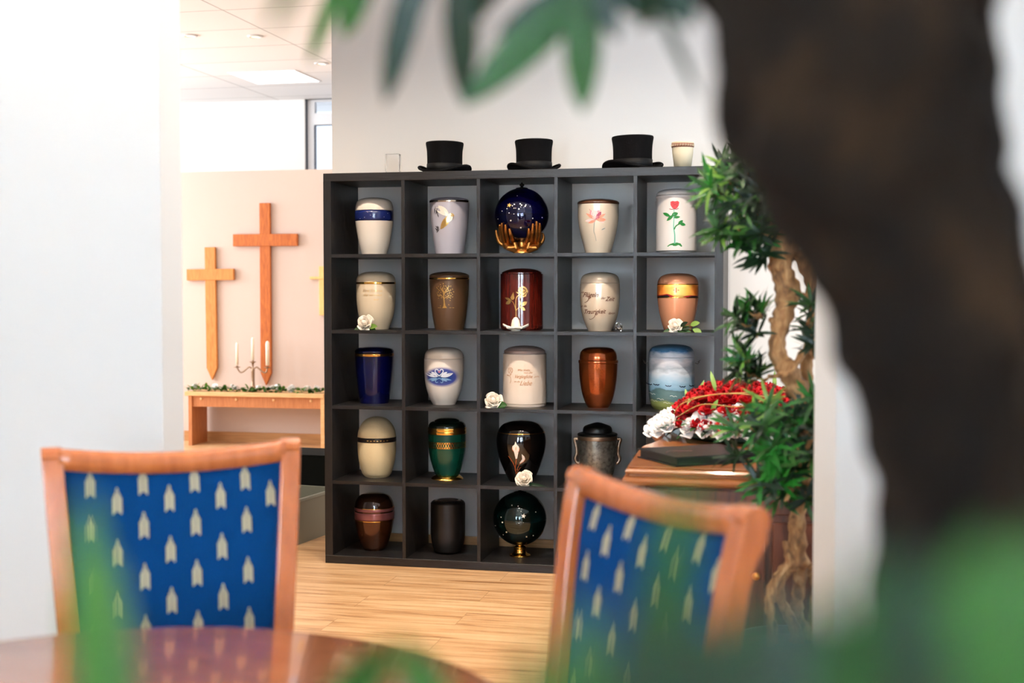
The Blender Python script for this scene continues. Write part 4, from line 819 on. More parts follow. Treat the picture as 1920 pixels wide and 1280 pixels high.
# ================================================================ CARVED CABINET WITH FLOWERS
ZT = .77
def un(px, py): q = at_z(px, py, ZT); return (q.x, q.y)
raw = [un(1175, 874), un(1190, 851), un(1203, 836), un(1222, 829), un(1240, 820), un(1242, 811), un(1230, 800), un(1230, 792), un(1247, 770)]
left = [Vector(p) for p in raw]
sm_ = [left[0], left[1], left[1], left[2], left[3], left[4], left[5], left[6], left[6], left[7], left[7], left[8]]
outl = cmr(sm_, 4); xr = .34; cxm = (left[0].x+xr)/2
right = [Vector((2*cxm-p.x, p.y)) for p in outl]
outline = [(p.x, p.y) for p in right]+[(p.x, p.y) for p in reversed(outl)]   # counter-clockwise from front right, back, front left
cx0, cy0 = cxm, (left[0].y+left[-1].y)/2
def offs(pts, d):
    n = len(pts); out = []
    for i in range(n):
        a = Vector(pts[i-1]); b = Vector(pts[i]); c = Vector(pts[(i+1) % n]); t1 = (b-a).normalized() if (b-a).length else Vector((1, 0)); t2 = (c-b).normalized() if (c-b).length else t1
        nn = Vector((t1.y+t2.y, -t1.x-t2.x)); nn = nn.normalized() if nn.length > 1e-6 else Vector((t1.y, -t1.x)); k = max(.5, nn.dot(Vector((t1.y, -t1.x)))); out.append((b.x+nn.x*d/k, b.y+nn.y*d/k))
    return out
t = thing('carved_cabinet', 'polished brown wooden cabinet with a curved moulded top carrying flowers', 'cabinet', (cx0, left[0].y, 0))
ol = [(x-cx0, y-left[0].y) for x, y in outline]
def loft(m, prof, mi=0):
    n = len(ol); vs = []; fs = []
    for d, z in prof: vs += [(x, y, z) for x, y in offs(ol, d)]
    for j in range(len(prof)-1):
        for i in range(n): k = (i+1) % n; fs.append((j*n+i, j*n+k, (j+1)*n+k, (j+1)*n+i))
    fs.append(tuple((len(prof)-1)*n+i for i in range(n))); fs.append(tuple(range(n))[::-1]); m.add(vs, fs, mi)
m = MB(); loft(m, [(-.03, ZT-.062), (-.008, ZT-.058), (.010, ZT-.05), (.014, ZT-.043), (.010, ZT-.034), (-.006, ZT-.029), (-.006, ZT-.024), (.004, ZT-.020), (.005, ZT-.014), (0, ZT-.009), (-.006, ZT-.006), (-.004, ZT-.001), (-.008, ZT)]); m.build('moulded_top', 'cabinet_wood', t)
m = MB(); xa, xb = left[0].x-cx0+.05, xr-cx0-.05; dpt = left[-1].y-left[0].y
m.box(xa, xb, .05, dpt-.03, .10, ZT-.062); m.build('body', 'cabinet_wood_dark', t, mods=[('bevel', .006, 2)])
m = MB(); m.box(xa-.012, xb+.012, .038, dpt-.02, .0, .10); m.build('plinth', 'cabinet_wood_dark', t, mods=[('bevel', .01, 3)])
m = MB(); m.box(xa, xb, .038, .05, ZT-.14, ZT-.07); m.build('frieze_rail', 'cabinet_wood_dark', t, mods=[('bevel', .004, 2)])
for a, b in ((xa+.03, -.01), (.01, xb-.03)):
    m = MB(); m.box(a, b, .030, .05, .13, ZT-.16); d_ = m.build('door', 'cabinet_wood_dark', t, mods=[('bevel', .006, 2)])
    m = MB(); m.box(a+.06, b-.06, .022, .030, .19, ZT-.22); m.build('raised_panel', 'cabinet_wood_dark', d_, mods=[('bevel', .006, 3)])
    kx = b-.025 if b < 0.2 and a < 0 else a+.025; m = MB(); m.lathe([(.004, 0), (.004, .012), (.012, .018), (.010, .026), (.0001, .029)], 16, mx=Matrix.Translation((kx, .030, .45)) @ Matrix.Rotation(PI/2, 4, 'X')); m.build('knob', 'gold_matte', d_)
# closed folder
q = [at_z(px, py, ZT+.022) for px, py in ((1190, 844), (1267, 862), (1424, 853), (1343, 833))]
o0 = q[1]; ux = (q[2]-q[1]).normalized(); uy = (q[0]-q[1]); uy = (uy-ux*uy.dot(ux)).normalized(); Lx = .33; Ly = (q[0]-q[1]).length*.97
Ly = min(.33, Ly)
ang = math.atan2(ux.y, ux.x); t = thing('condolence_book', 'large closed black leather book with a faint emblem on the cabinet', 'book', (o0.x, o0.y, ZT), ang)
Lx = min(.42, (q[2]-q[1]).length)
m = MB(); m.box(0, Lx, 0, Ly, .026, .030); m.build('cover', 'leather_black', t, mods=[('bevel', .0015, 2)]); m = MB(); m.box(0, Lx, 0, Ly, 0, .004); m.build('back_cover', 'leather_black', t, mods=[('bevel', .0015, 2)])
m = MB(); m.box(0.004, Lx-.006, .0, .004, .004, .026); m.build('spine', 'leather_black', t); m = MB(); m.box(.008, Lx-.01, .006, Ly-.008, .004, .026); m.build('pages', 'leather_black', t)
m = MB(); ex, ey = Lx*.25, Ly*.5
for k in range(3): m.tube(cmr([(ex-.05+.02*k, ey-.02, .0306), (ex-.01+.02*k, ey+.02-.01*k, .0306), (ex+.05, ey-.005*k, .0306)], 5), .0016, 5, flat=.3)
m.build('emblem', 'folder_emblem', t)
# flower arrangement
fc = at_z(1388, 818, ZT); t = thing('flower_arrangement', 'mound of red roses edged with white roses on the carved cabinet', 'flower arrangement', (fc.x, fc.y, ZT)); rnd = random.Random(8)
m = MB(); m.lathe([(.05, 0), (.19, 0), (.20, .012), (.18, .03), (.0001, .05)], 40, sy=1.2); m.build('base_tray', 'leaf_dark', t)
red = [bloom(.036, sd, 0, 18, 1).build('red_rose', ['petal_red', 'petal_red_dark'], t, mods=[('solid', .0007)]) for sd in (1, 2, 3)]
wht = [bloom(.04, sd, 0, 15).build('white_rose', 'petal_pure', t, mods=[('solid', .0007)]) for sd in (4, 5)]
def put(lst, k, loc, nrm):
    if k < len(lst): o = lst[k]
    else: o = lst[k % len(lst)].copy(); COL.objects.link(o); o.parent = t
    o.location = loc; o.rotation_euler = Vector(nrm).to_track_quat('Z', 'Y').to_euler(); o.rotation_euler.rotate_axis('Z', rnd.uniform(0, 6)); sc = rnd.uniform(.9, 1.2); o.scale = (sc, sc, sc)
k = 0; A_, B_, Hh = .25, .30, .150
for ring, n in ((0, 1), (.25, 6), (.46, 12), (.66, 17), (.84, 22), (.97, 26)):
    for i in range(n):
        a = 2*PI*i/n+ring*3+rnd.uniform(-.1, .1); x, y = A_*ring*math.cos(a), B_*ring*math.sin(a); z = .026+Hh*max(0, 1-ring**2.4)**.6; put(red, k, (x, y, z), (x/A_**2*.06, y/B_**2*.06-.12, .9)); k += 1
k = 0
for i in range(22):
    a = 2*PI*i/22
    if 215 < i*360/22 < 262: continue
    x, y = (A_+.03)*math.cos(a), (B_+.02)*math.sin(a)
    put(wht, k, (x, y, .036+rnd.uniform(0, .02)), (math.cos(a)*.9, math.sin(a)*.9-.2, .7)); k += 1
for i in range(16):
    a = R(230+i*8); q = .98-.12*(i % 2); put(wht, k, (A_*q*math.cos(a), B_*q*math.sin(a), .045+.035*(i % 2)), (math.cos(a)*.6, math.sin(a), .8)); k += 1
for x, y, z in ((-.285, -.02, .04), (-.27, -.11, .035), (-.30, -.07, .03), (-.26, .06, .05)): put(wht, k, (x, y, z), (-.5, -.6, .7)); k += 1
m = MB()
for i in range(60):
    a = rnd.uniform(0, 2*PI); x, y = (A_+.0)*math.cos(a), (B_-.01)*math.sin(a); m.leaf((x, y, .03+rnd.uniform(0, .04)), (math.cos(a), math.sin(a), rnd.uniform(-.3, .5)), (0, 0, 1), rnd.uniform(.05, .08), .022, .3, rnd.choice((0, 1)))
for x, y, z, L in ((-.08, -.12, .17, .08), (.01, -.02, .17, .10), (.03, -.02, .17, .11), (-.16, .1, .13, .07), (-.2, .18, .10, .06), (-.17, -.16, .10, .05), (-.09, -.24, .11, .05), (.12, .05, .15, .09)):
    m.leaf((x, y, z), (rnd.uniform(-.3, .5), -.1, 1), (0, -1, .2), L, .016, .5, 2)
m.build('foliage', ['leaf_dark', 'leaf_mid', 'leaf_light'], t)
for P in ([(-.24, -.1, .05), (-.2, -.2, .13), (-.06, -.27, .175), (.1, -.3, .17), (.2, -.28, .13)], [(-.23, -.14, .07), (-.12, -.3, .14), (0, -.36, .14), (.07, -.33, .155), (.17, -.22, .185), (.24, -.1, .15)], [(-.24, .1, .05), (-.2, -.08, .13), (-.1, -.2, .165), (.04, -.24, .18)]):
    m = MB(); m.tube(cmr(P, 6), .0022, 6); m.build('willow_twig', 'twig', t)

# ================================================================ TREES
def rosette(m, c, axis, L, W, n, rnd, mi, spread=(.5, 1.25), bend=(.05, .5)):
    axis = Vector(axis).normalized(); a0 = axis.orthogonal().normalized(); b0 = axis.cross(a0)
    for i in range(n):
        a = i*2.399+rnd.uniform(-.3, .3); sp = rnd.uniform(*spread); d = axis*math.cos(sp)+(a0*math.cos(a)+b0*math.sin(a))*math.sin(sp)
        k = mi if not hasattr(mi, '__len__') else rnd.choice(mi)
        m.leaf(Vector(c)+axis*rnd.uniform(-.012, .012), d, axis, L*rnd.uniform(.7, 1.1), W*rnd.uniform(.85, 1.15), rnd.uniform(*bend), k, 4)
# --- potted tree standing in front of the cabinet
ZP = 3.56
TP = lambda x, y, dz=0: at_d(x, y, ZP+dz)
tb = TP(1492, 1200); TB = Vector((tb.x, tb.y, 0))
t = thing('bonsai_tree', 'artificial bonsai-style tree with twisted trunk beside the flowers and cabinet', 'potted tree', TB)
S = ZP/F
m = MB()
def path(pts, rad, n=5, seg=14, j=0):
    P = cmr([TP(x, y, (p[0] if p else 0))-TB for x, y, *p in pts], n); Rr = []
    for i in range(len(P)):
        f = i/(len(P)-1)*(len(rad)-1); a = int(min(f, len(rad)-2)); Rr.append((rad[a]*(1-(f-a))+rad[a+1]*(f-a))*S*(1+.13*math.sin(i*1.9+j)))
    m.tube(P, Rr, seg)
path([(1498, 1060), (1495, 1010), (1497, 950), (1512, 890), (1518, 840), (1506, 780), (1496, 730), (1478, 697), (1459, 668), (1458, 632), (1470, 592), (1474, 555), (1470, 520), (1462, 490), (1470, 455), (1492, 420), (1530, 380)], [20, 17, 17, 19, 20, 22, 21, 20, 16, 16, 19, 20, 20, 22, 26, 26, 18])
path([(1500, 470), (1518, 510), (1522, 545), (1508, 558)], [20, 17, 12, 6]); path([(1478, 520), (1494, 535), (1499, 560)], [10, 8, 4])
path([(1540, 560, .1), (1525, 620, .08), (1512, 690, .05), (1516, 760, .03), (1515, 830)], [10, 12, 12, 13, 14]); path([(1470, 440), (1430, 400), (1395, 370)], [14, 9, 5]); path([(1500, 420), (1490, 350), (1450, 320)], [14, 10, 5])
path([(1500, 870), (1465, 850), (1420, 835), (1395, 830)], [8, 7, 5, 3]); path([(1505, 660), (1480, 700, -.04), (1440, 705)], [7, 6, 4]); path([(1470, 600, -.02), (1440, 600)], [7, 4]); path([(1498, 900), (1480, 925, -.05), (1470, 940, -.05)], [7, 5, 3])
path([(1500, 1050), (1480, 1062), (1462, 1080), (1445, 1108), (1443, 1140), (1448, 1172), (1448, 1215)], [16, 14, 12, 10, 9, 10, 13]); path([(1460, 1090), (1464, 1125), (1478, 1150), (1492, 1180), (1495, 1215)], [10, 10, 10, 12, 15]); path([(1500, 1050), (1500, 1090, .03), (1494, 1130, .04), (1496, 1160, .04), (1515, 1190, .05), (1520, 1215, .05)], [14, 12, 12, 14, 15, 15])
path([(1482, 1060, -.02), (1476, 1035, -.02), (1471, 1012, -.02)], [6, 6, 5]); path([(1515, 1060, .03), (1530, 1100, .05), (1528, 1215, .06)], [12, 12, 14]); path([(1485, 1050, -.015), (1458, 1085, -.03), (1446, 1130, -.03), (1444, 1215, -.03)], [6, 6, 6, 7])
m.build('trunk', 'bark', t, mods=[('remesh', .0042), ('displace', .012, .03), ('smooth', 1)])
zs = TP(1480, 1200).z
m = MB(); m.lathe([(.11, 0), (.13, .01), (.165, zs-.03), (.172, zs-.02), (.172, zs), (.158, zs), (.155, zs-.03), (.0001, zs-.03)], 48); m.build('pot', 'pot_grey', t)
m = MB(); m.lathe([(.156, zs-.034), (.15, zs-.018), (.08, zs-.006), (.0001, zs)], 40); m.build('soil', 'soil', t)
rnd = random.Random(21); m = MB(); tw = MB()
CL = [  # cx, cy, rx, ry, count, dz range, tones
 (1375, 350, 38, 42, 14, .08, (1, 1, 2, 0)), (1345, 345, 14, 30, 6, .05, (2, 3, 1)), (1400, 320, 42, 24, 10, .1, (0, 1)), (1440, 355, 40, 40, 12, .12, (0, 0, 1)), (1390, 420, 42, 32, 14, .1, (0, 0, 1)), (1405, 432, 26, 22, 6, .06, (3, 1)), (1440, 425, 18, 20, 5, .1, (0,)), (1424, 478, 14, 14, 4, .06, (0, 0)), (1350, 440, 10, 10, 2, .03, (2, 1)),
 (1412, 582, 24, 14, 7, .05, (3, 1, 0)), (1398, 606, 18, 10, 5, .05, (0, 1)), (1408, 622, 14, 10, 4, .05, (0, 0)), (1520, 600, 12, 32, 8, .1, (0, 1)), (1526, 650, 10, 26, 5, .1, (0,)),
 (1390, 668, 18, 14, 5, .05, (3, 2, 1)), (1402, 698, 24, 10, 7, .05, (0, 0, 1)), (1428, 706, 12, 8, 4, .04, (0, 1)),
 (1436, 772, 26, 14, 5, .1, (3, 1, 2)), (1475, 778, 30, 18, 7, .1, (3, 1, 0)), (1518, 760, 14, 26, 7, .1, (3, 1, 0)), (1376, 806, 16, 10, 3, .05, (2, 1, 3)), (1418, 806, 26, 14, 5, .1, (0, 1, 3)), (1462, 812, 34, 22, 9, .1, (3, 1, 0)), (1508, 800, 20, 30, 9, .1, (0, 1)), (1395, 856, 18, 8, 3, .06, (0, 0)),
 (1470, 850, 30, 20, 8, .1, (3, 3, 1)), (1445, 880, 26, 16, 6, .1, (3, 1)), (1440, 905, 30, 16, 6, .1, (3, 0)), (1480, 905, 24, 22, 8, .1, (0, 3)), (1505, 880, 20, 40, 10, .1, (0, 0, 1)), (1455, 930, 18, 12, 3, .06, (3, 1)), (1515, 930, 14, 20, 4, .08, (0, 1))]
for cx, cy, rx, ry, n, dz, tones in CL:
    hub = TP(cx+ (12 if cx < 1490 else -8), cy+ry*.4, 0)-TB
    for i in range(max(2, round(n*(1.1 if cy < 500 else .95 if cy < 720 else .72)))):
        a = rnd.uniform(0, 2*PI); q = math.sqrt(rnd.random()); x = cx+rx*q*math.cos(a); y = cy+ry*q*math.sin(a); z_ = rnd.uniform(-dz, dz*.6)-.02
        c = TP(x, y, z_+(.05 if 560 < cy < 720 else 0))-TB; out = (c-hub); out = out.normalized()*.6+Vector((-.25, -.5, .45)) if out.length > 1e-4 else Vector((0, -1, .5))
        rosette(m, c, out, .080, .0122, rnd.randint(7, 9), rnd, tones)
        tw.tube([hub, (hub+c)/2+Vector((0, 0, -.01)), c], [.0035, .0028, .002], 6)
m.build('foliage', ['leaf_dark', 'leaf_mid', 'leaf_light', 'leaf_bright'], t); tw.build('twigs', 'bark', t)

# --- tree right beside the viewer: dark trunk at the right edge, leafy boughs above and below
ZN = .72; NP = lambda x, y, Z=ZN: at_d(x, y, Z)
q = NP(1800, 1280, .74); NB = Vector((q.x, q.y, 0)); SN = ZN/F
t = thing('indoor_tree', 'large dark brown gnarled trunk of an indoor tree filling the right foreground', 'potted tree', NB)
m = MB()
def npath(pts, rad, n=5, seg=20, S=SN, ph=0):
    P = cmr([NP(x, y, z)-NB for x, y, z in pts], n); Rr = []
    for i in range(len(P)):
        f = i/(len(P)-1)*(len(rad)-1); a = int(min(f, len(rad)-2)); Rr.append((rad[a]*(1-(f-a))+rad[a+1]*(f-a))*S*(1+.04*math.sin(i*1.3+ph)))
    m.tube(P, Rr, seg)
npath([(1835, 2050, .80), (1825, 1600, .78), (1815, 1250, .76), (1805, 1000, .74), (1795, 830, .73), (1765, 640, .72), (1720, 470, .72), (1660, 330, .72), (1610, 180, .72), (1600, 20, .73), (1590, -200, .74)], [210, 190, 182, 168, 170, 185, 200, 225, 258, 268, 250])
npath([(1700, 300, .70), (1560, 240, .69), (1460, 150, .70), (1400, 20, .72), (1350, -120, .74)], [130, 130, 105, 80, 60]); npath([(1640, 400, .71), (1500, 300, .69), (1420, 235, .69)], [120, 100, 66])
npath([(1730, 420, .73), (1790, 300, .74), (1800, 150, .74), (1760, 0, .74), (1750, -150, .75)], [110, 100, 86, 110, 120])
npath([(1450, 60, .72), (1330, 0, .76), (1200, -60, .82), (1000, -90, .86), (800, -110, .88), (640, -110, .9)], [40, 30, 22, 16, 12, 7]); npath([(1845, 1800, .80), (1700, 1600, .62), (1450, 1500, .50), (1150, 1440, .44), (800, 1440, .42), (500, 1500, .42), (200, 1500, .42)], [50, 34, 26, 20, 16, 12, 8])
npath([(1560, 1560, .55), (1700, 1500, .42), (1860, 1460, .36)], [30, 20, 12])
# roots/lower trunk into the pot
for a, r_ in ((0, .1), (1.3, .12), (2.6, .11), (4.0, .12), (5.2, .1)):
    P = cmr([(0, 0, .80), (.03*math.cos(a), .03*math.sin(a), .66), (r_*.7*math.cos(a+.3), r_*.7*math.sin(a+.3), .50), (r_*math.cos(a+.5), r_*math.sin(a+.5), .385)], 5); m.tube(P, [.045, .04, .036, .032, .03, .028, .026, .024, .022, .022, .022, .022, .022, .022, .022, .022][:len(P)], 12)
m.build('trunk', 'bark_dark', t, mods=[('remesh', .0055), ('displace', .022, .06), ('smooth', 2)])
m = MB(); m.lathe([(.14, 0), (.15, .01), (.185, .39), (.192, .40), (.192, .42), (.176, .42), (.17, .38), (.0001, .38)], 48); m.build('pot', 'pot_grey', t)
m = MB(); m.lathe([(.171, .382), (.17, .395), (.09, .402), (.0001, .405)], 40); m.build('soil', 'soil', t)
m = MB()
def nleaf(bx, by, tx, ty, wpx, Z0, Z1=None, mi=0, bend=.12, up=None):
    Z1 = Z1 or Z0; a = NP(bx, by, Z0)-NB; b = NP(tx, ty, Z1)-NB; d = b-a; L = d.length
    m.leaf(a, d, up or Vector((0.15, -1, .25)), L*1.02, wpx*(Z0+Z1)/2/F, bend, mi, 8, .14)
for a in [(655, -70, 566, 122, 34, .92, .95, 0), (700, -110, 636, 70, 66, .88, .90, 0), (800, -110, 712, 192, 62, .84, .86, 1), (812, -120, 760, 60, 50, .86, .86, 1), (862, -110, 866, 200, 66, .83, .86, 1), (870, -120, 905, 40, 50, .86, .88, 1), (1110, -30, 868, 190, 84, .84, .84, 0, .05), (1105, -30, 930, 60, 60, .86, .86, 1), (1092, -40, 1092, 208, 72, .82, .84, 0, .04), (1110, -30, 1160, 70, 46, .80, .80, 1), (1120, -30, 1235, 40, 40, .8, .8, 1), (1080, -60, 1000, 30, 50, .84, .88, 1), (1215, -20, 1312, 168, 20, .78, .74, 1), (1235, -20, 1195, 60, 30, .78, .80, 1), (1180, -60, 1270, 30, 60, .8, .8, 1), (600, -100, 500, 10, 40, .60, .52, 0), (1130, -80, 1200, 20, 60, .84, .8, 1), (960, -100, 900, 20, 50, .88, .9, 1), (1240, -60, 1300, 50, 60, .76, .76, 1)]: nleaf(*a)
for a in [(190, 1480, 160, 930, 92, .42, .40, 2, .02), (250, 1500, 205, 1040, 70, .42, .44, 2, .02), (600, 1400, 735, 1175, 85, .50, .52, 2, .4), (880, 1420, 725, 1180, 85, .50, .52, 2, .3), (600, 1420, 660, 1215, 70, .48, .50, 0, .3), (1190, 1480, 1290, 880, 92, .36, .33, 0, .03), (1120, 1460, 1080, 1130, 80, .34, .33, 2, .1), (1180, 1470, 1200, 1120, 120, .30, .29, 1, .05), (1250, 1470, 1330, 1150, 130, .29, .28, 1, .05), (1040, 1450, 990, 1210, 90, .34, .33, 0, .1), (1380, 1500, 1450, 1110, 130, .28, .27, 1, .05), (1500, 1500, 1520, 1120, 120, .28, .28, 1, .05), (1330, 1500, 1390, 1150, 100, .32, .3, 0, .05), (1600, 1500, 1640, 1060, 150, .27, .26, 0, .05), (1730, 1500, 1690, 1040, 170, .26, .25, 1, .05), (1800, 1500, 1850, 1010, 190, .26, .25, 0, .05), (1900, 1500, 1960, 1000, 190, .26, .25, 0, .05), (1560, 1480, 1430, 1180, 110, .32, .30, 1, .1), (1660, 1500, 1560, 1150, 140, .28, .28, 1, .1), (1870, 1480, 1760, 1100, 160, .28, .27, 0, .1), (950, 1480, 900, 1290, 70, .38, .4, 1, .1)]: nleaf(*a)
rnd = random.Random(5)
for (x, y, z) in ((1600, -220, .8), (1350, -260, .8), (1100, -240, .85), (800, -260, .9), (1850, -220, .8)):    # boughs just above the view
    for i in range(7): rosette(m, NP(x+rnd.uniform(-90, 90), y+rnd.uniform(-60, 40), z+rnd.uniform(-.08, .1))-NB, (rnd.uniform(-.5, .5), -.4, rnd.uniform(.2, 1)), .085, .018, 10, rnd, (0, 1))
m.build('foliage', ['leaf_near', 'leaf_near_dark', 'leaf_near_bright'], t)

# ================================================================ CHAIRS AND TABLE
def make_chair(label):
    t = thing('upholstered_armless_chair', label, 'chair'); t.name = 'dining_chair'
    front = [(.232, .46), (.238, .55), (.252, .68), (.272, .82), (.292, .93), (.303, .975)]
    back = [(.345, .945), (.322, .90), (.308, .82), (.292, .68), (.282, .55), (.282, .46)]
    F_ = cmr(front, 5); B_ = cmr(back, 5); top = [Vector((.324+.026*math.cos(a), .972+.026*math.sin(a))) for a in [R(v) for v in (165, 135, 105, 75, 45, 15, -15, -35)]]
    side = [(p.x, p.y) for p in F_]+[(p.x, p.y) for p in top]+[(p.x, p.y) for p in B_]
    for sx in (-1, 1):
        vs = []; n = len(side)
        for k in (0, 1):
            for y, z in side:
                off = .196+.038*max(0, (z-.46)/.52); vs.append((sx*off+(k-.5)*.040, y, z))
        fs = [tuple(range(n)) if True else 0, tuple(range(n, 2*n))[::-1]]+[(i, n+i, n+(i+1) % n, (i+1) % n) for i in range(n)]
        m = MB(); m.add(vs, fs); m.build('back_post', 'chair_wood', t, mods=[('bevel', .007, 3)])
        m = MB(); P = [(.262, .46), (.270, .30), (.30, .12), (.33, 0)]
        vs = []; 
        for (y, z), w_ in zip(P, (.025, .023, .019, .016)): vs += [(sx*.196+a*w_*.8, y+b*w_, z) for a, b in ((-1, -1), (1, -1), (1, 1), (-1, 1))]
        fs = [(4*i+k, 4*i+(k+1) % 4, 4*i+4+(k+1) % 4, 4*i+4+k) for i in range(3) for k in range(4)]+[(0, 1, 2, 3), (15, 14, 13, 12)]
        m.add(vs, fs); o = m.build('leg', 'chair_wood', t, mods=[('bevel', .004, 2)])
        m = MB(); vs = []
        for z, w_ in ((.40, .024), (.2, .020), (0, .014)): vs += [(sx*.21+a*w_, -.20+b*w_, z) for a, b in ((-1, -1), (1, -1), (1, 1), (-1, 1))]
        m.add(vs, [(4*i+k, 4*i+(k+1) % 4, 4*i+4+(k+1) % 4, 4*i+4+k) for i in range(2) for k in range(4)]+[(0, 1, 2, 3), (11, 10, 9, 8)]); m.build('leg', 'chair_wood', t, mods=[('bevel', .004, 2)])
    def yfront(z):
        for i in range(len(F_)-1):
            if F_[i].y <= z <= F_[i+1].y: k = (z-F_[i].y)/(F_[i+1].y-F_[i].y); return F_[i].x*(1-k)+F_[i+1].x*k
        return F_[0].x if z < F_[0].y else F_[-1].x
    # top rail: sweep of a rounded section, dipping a little in the middle
    m = MB(); sec = [(-.014, -.021), (.016, -.021), (.021, -.010), (.022, .008), (.014, .020), (-.002, .021), (-.014, .014), (-.017, 0)]; n = 20; vs = []
    for i in range(n+1):
        u_ = i/n*2-1; x = u_*.222; zc = .975-.017*(1-u_*u_); yc_ = .316+.010*(1-u_*u_); vs += [(x, yc_+a, zc+b) for a, b in sec]
    K = len(sec); m.add(vs, [(i*K+k, i*K+(k+1) % K, (i+1)*K+(k+1) % K, (i+1)*K+k) for i in range(n) for k in range(K)]+[tuple(range(K))[::-1], tuple(n*K+k for k in range(K))], 0, True); m.build('top_rail', 'chair_wood', t)
    m = MB(); m.box(-.19, .19, .24, .275, .485, .52); m.build('lower_rail', 'chair_wood', t, mods=[('bevel', .005, 2)])
    # upholstered back with woven wheat-ear motifs
    def bk(u_, v_, off=0):
        z = .515+(.953-.016*(1-(2*u_-1)**2)-.515)*v_; half = .178+.038*max(0, (z-.46)/.52); x = (2*u_-1)*half; e = min(1, 6*min(u_, 1-u_)+.0)*min(1, 8*min(v_, 1-v_)); y = yfront(z)+.020-.012*max(0, e)**.5-off+.010*(1-(2*u_-1)**2)
        return Vector((x, y, z))
    m = MB(); m.grid(lambda a, b: bk(a, b), 30, 36); m.grid(lambda a, b: bk(1-a, b)+Vector((0, .034, 0)), 10, 10)
    for fn in (lambda a, b: bk(0, a)+Vector((0, .034*(1-b), 0)), lambda a, b: bk(1, a)+Vector((0, .034*b, 0)), lambda a, b: bk(a, 0)+Vector((0, .034*b, 0)), lambda a, b: bk(a, 1)+Vector((0, .034*(1-b), 0))): m.grid(fn, 10, 1)
    def motif(fn, cx, cz, s_=1, lo=0):
        """wheat ear: leaflet pairs on a spine, open tail"""
        for k in range(7):
            z0 = cz+(-.018+k*.0062)*s_; w_ = (.0094 if k < 5 else (.0094-(k-4)*.0030))*s_
            for sx in (-1, 1):
                pts = [(cx+sx*.0006, z0), (cx+sx*.0006, z0+.0062*s_), (cx+sx*w_, z0+.0015*s_-.0030*s_*0), (cx+sx*w_*.95, z0-.0042*s_)]
                vs = [fn(x, z) for x, z in pts]; m.add(vs, [(0, 1, 2, 3) if sx > 0 else (3, 2, 1, 0)], 1)
        for sx in (-1, 1):
            pts = [(cx+sx*.0022, cz-.016*s_), (cx+sx*.0094*s_, cz-.018*s_), (cx+sx*.0088*s_, cz-.0245*s_), (cx+sx*.0060*s_, cz-.023*s_)]; m.add([fn(x, z) for x, z in pts], [(0, 1, 2, 3)], 1)
        pts = [(cx-.003*s_, cz+.024*s_), (cx, cz+.029*s_), (cx+.003*s_, cz+.024*s_)]; m.add([fn(x, z) for x, z in pts], [(0, 1, 2)], 1)
    def onback(x, z):
        half = .178+.038*max(0, (z-.46)/.52); v_ = (z-.515)/(.953-.016*(1-(x/half)**2)-.515); return bk((x/half+1)/2, v_, .0012)
    for i in range(-4, 6):
        for j in range(6):
            cx = i*.0505-.012; cz = .936-j*.1-(0 if i % 2 else .05)
            if abs(cx) < .178+.038*max(0, (cz-.46)/.52)-.012 and cz > .545: motif(onback, cx, min(cz, .921) if cz > .93 else cz)
    m.build('backrest', ['chair_fabric', 'motif'], t)
    m = MB(); m.box(-.205, .205, -.215, .235, .37, .425); m.build('seat_frame', 'chair_wood', t, mods=[('bevel', .008, 3)])
    def st(u_, v_):
        x = (2*u_-1)*.215; y = -.23+.455*v_; e = min(1, 7*min(u_, 1-u_))*min(1, 7*min(v_, 1-v_)); return Vector((x, y, .430+.045*max(0, e)**.5))
    m = MB(); m.grid(st, 24, 24); m.box(-.215, .215, -.23, .225, .424, .4305)
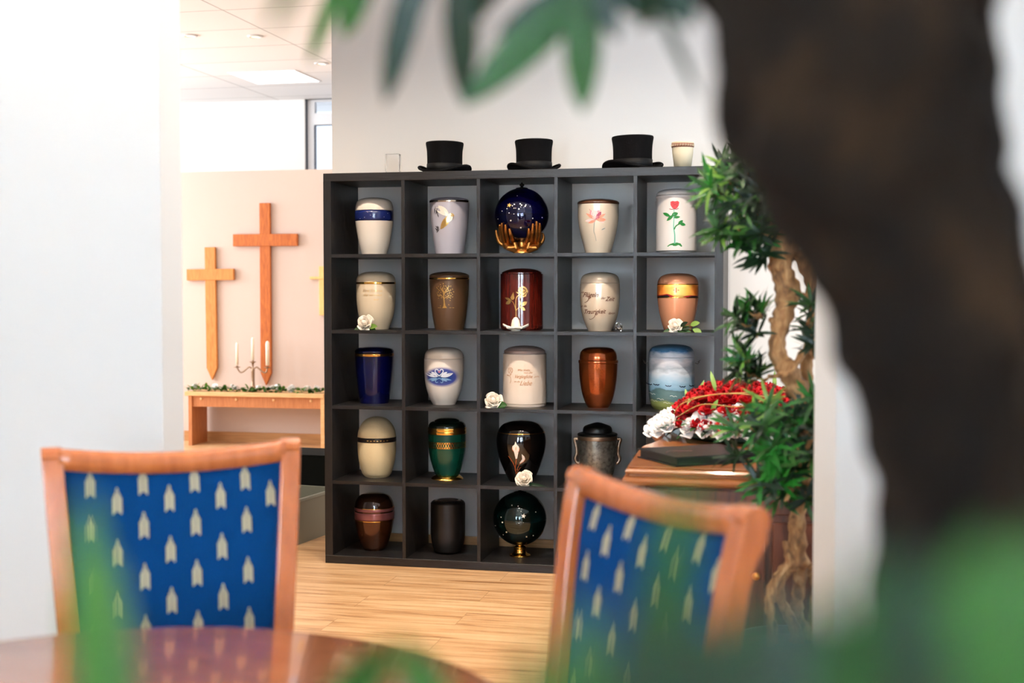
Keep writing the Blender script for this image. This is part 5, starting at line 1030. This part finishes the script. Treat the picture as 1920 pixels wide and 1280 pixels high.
    for i in range(-4, 5):
        for j in range(5):
            cx = i*.0505; cy = -.18+j*.1+(.05 if i % 2 else 0)
            if abs(cx) < .19 and cy < .19: motif(lambda x, y: st((x/.215+1)/2, (y+.23)/.455)+Vector((0, 0, .0012)), cx, cy)
    m.build('seat', ['chair_fabric', 'motif'], t)
    return t
c1 = make_chair('blue patterned chair with glossy wooden frame at the left of the round table')
def place(pL, pR):
    """local back posts sit at x=+-.234, y=.324, z=.99"""
    mid = (pL+pR)/2; d = (pR-pL); a = math.atan2(d.y, d.x); 
    return (mid.x+.324*math.sin(a), mid.y-.324*math.cos(a), 0), a
PL = at_z(99, 843, .992); PR = at_z(541, 826, .992)
loc, a = place(PL, PR); c1.location = loc; c1.rotation_euler = (0, 0, a)
print('CHAIR1 width', (PR-PL).length, loc, math.degrees(a))
QL = at_z(1080, 876, .992); QR = at_z(1425, 958, .992); print('CHAIR2 width', (QR-QL).length)
loc, a = place(QL, QR); c2 = dup(c1, loc, a, 'blue patterned chair with glossy wooden frame in front of the carved cabinet', 'blue upholstered chairs'); c1['group'] = 'blue upholstered chairs'
TC = at_d(0, 0, 1); 
def camflat(X, Z): return Vector((X*math.cos(YAW)-Z*math.sin(YAW), X*math.sin(YAW)+Z*math.cos(YAW), 0))
tc = camflat(-.52, 1.60)
t = thing('round_table', 'round glossy brown wooden table in the left foreground', 'table', tc)
m = MB(); m.lathe([(.0001, .718), (.53, .718), (.545, .722), (.553, .733), (.553, .739), (.547, .748), (.540, .75), (.0001, .75)], 96); o = m.build('tabletop', 'table_wood', t)
m = MB(); m.lathe([(.20, .70), (.20, .718)], 40); m.lathe([(v.x, v.y) for v in cmr([(.10, .70), (.05, .66), (.045, .55), (.065, .42), (.045, .3), (.07, .18), (.06, .12)], 5)], 32); m.build('pedestal', 'table_wood', t)
for k in range(4):
    a = k*PI/2+PI/4; P = cmr([(.03*math.cos(a), .03*math.sin(a), .16), (.16*math.cos(a), .16*math.sin(a), .13), (.27*math.cos(a), .27*math.sin(a), .055), (.34*math.cos(a), .34*math.sin(a), .022)], 5); m = MB(); m.tube(P, [.034-.014*i/len(P) for i in range(len(P))], 12); m.build('foot', 'table_wood', t)
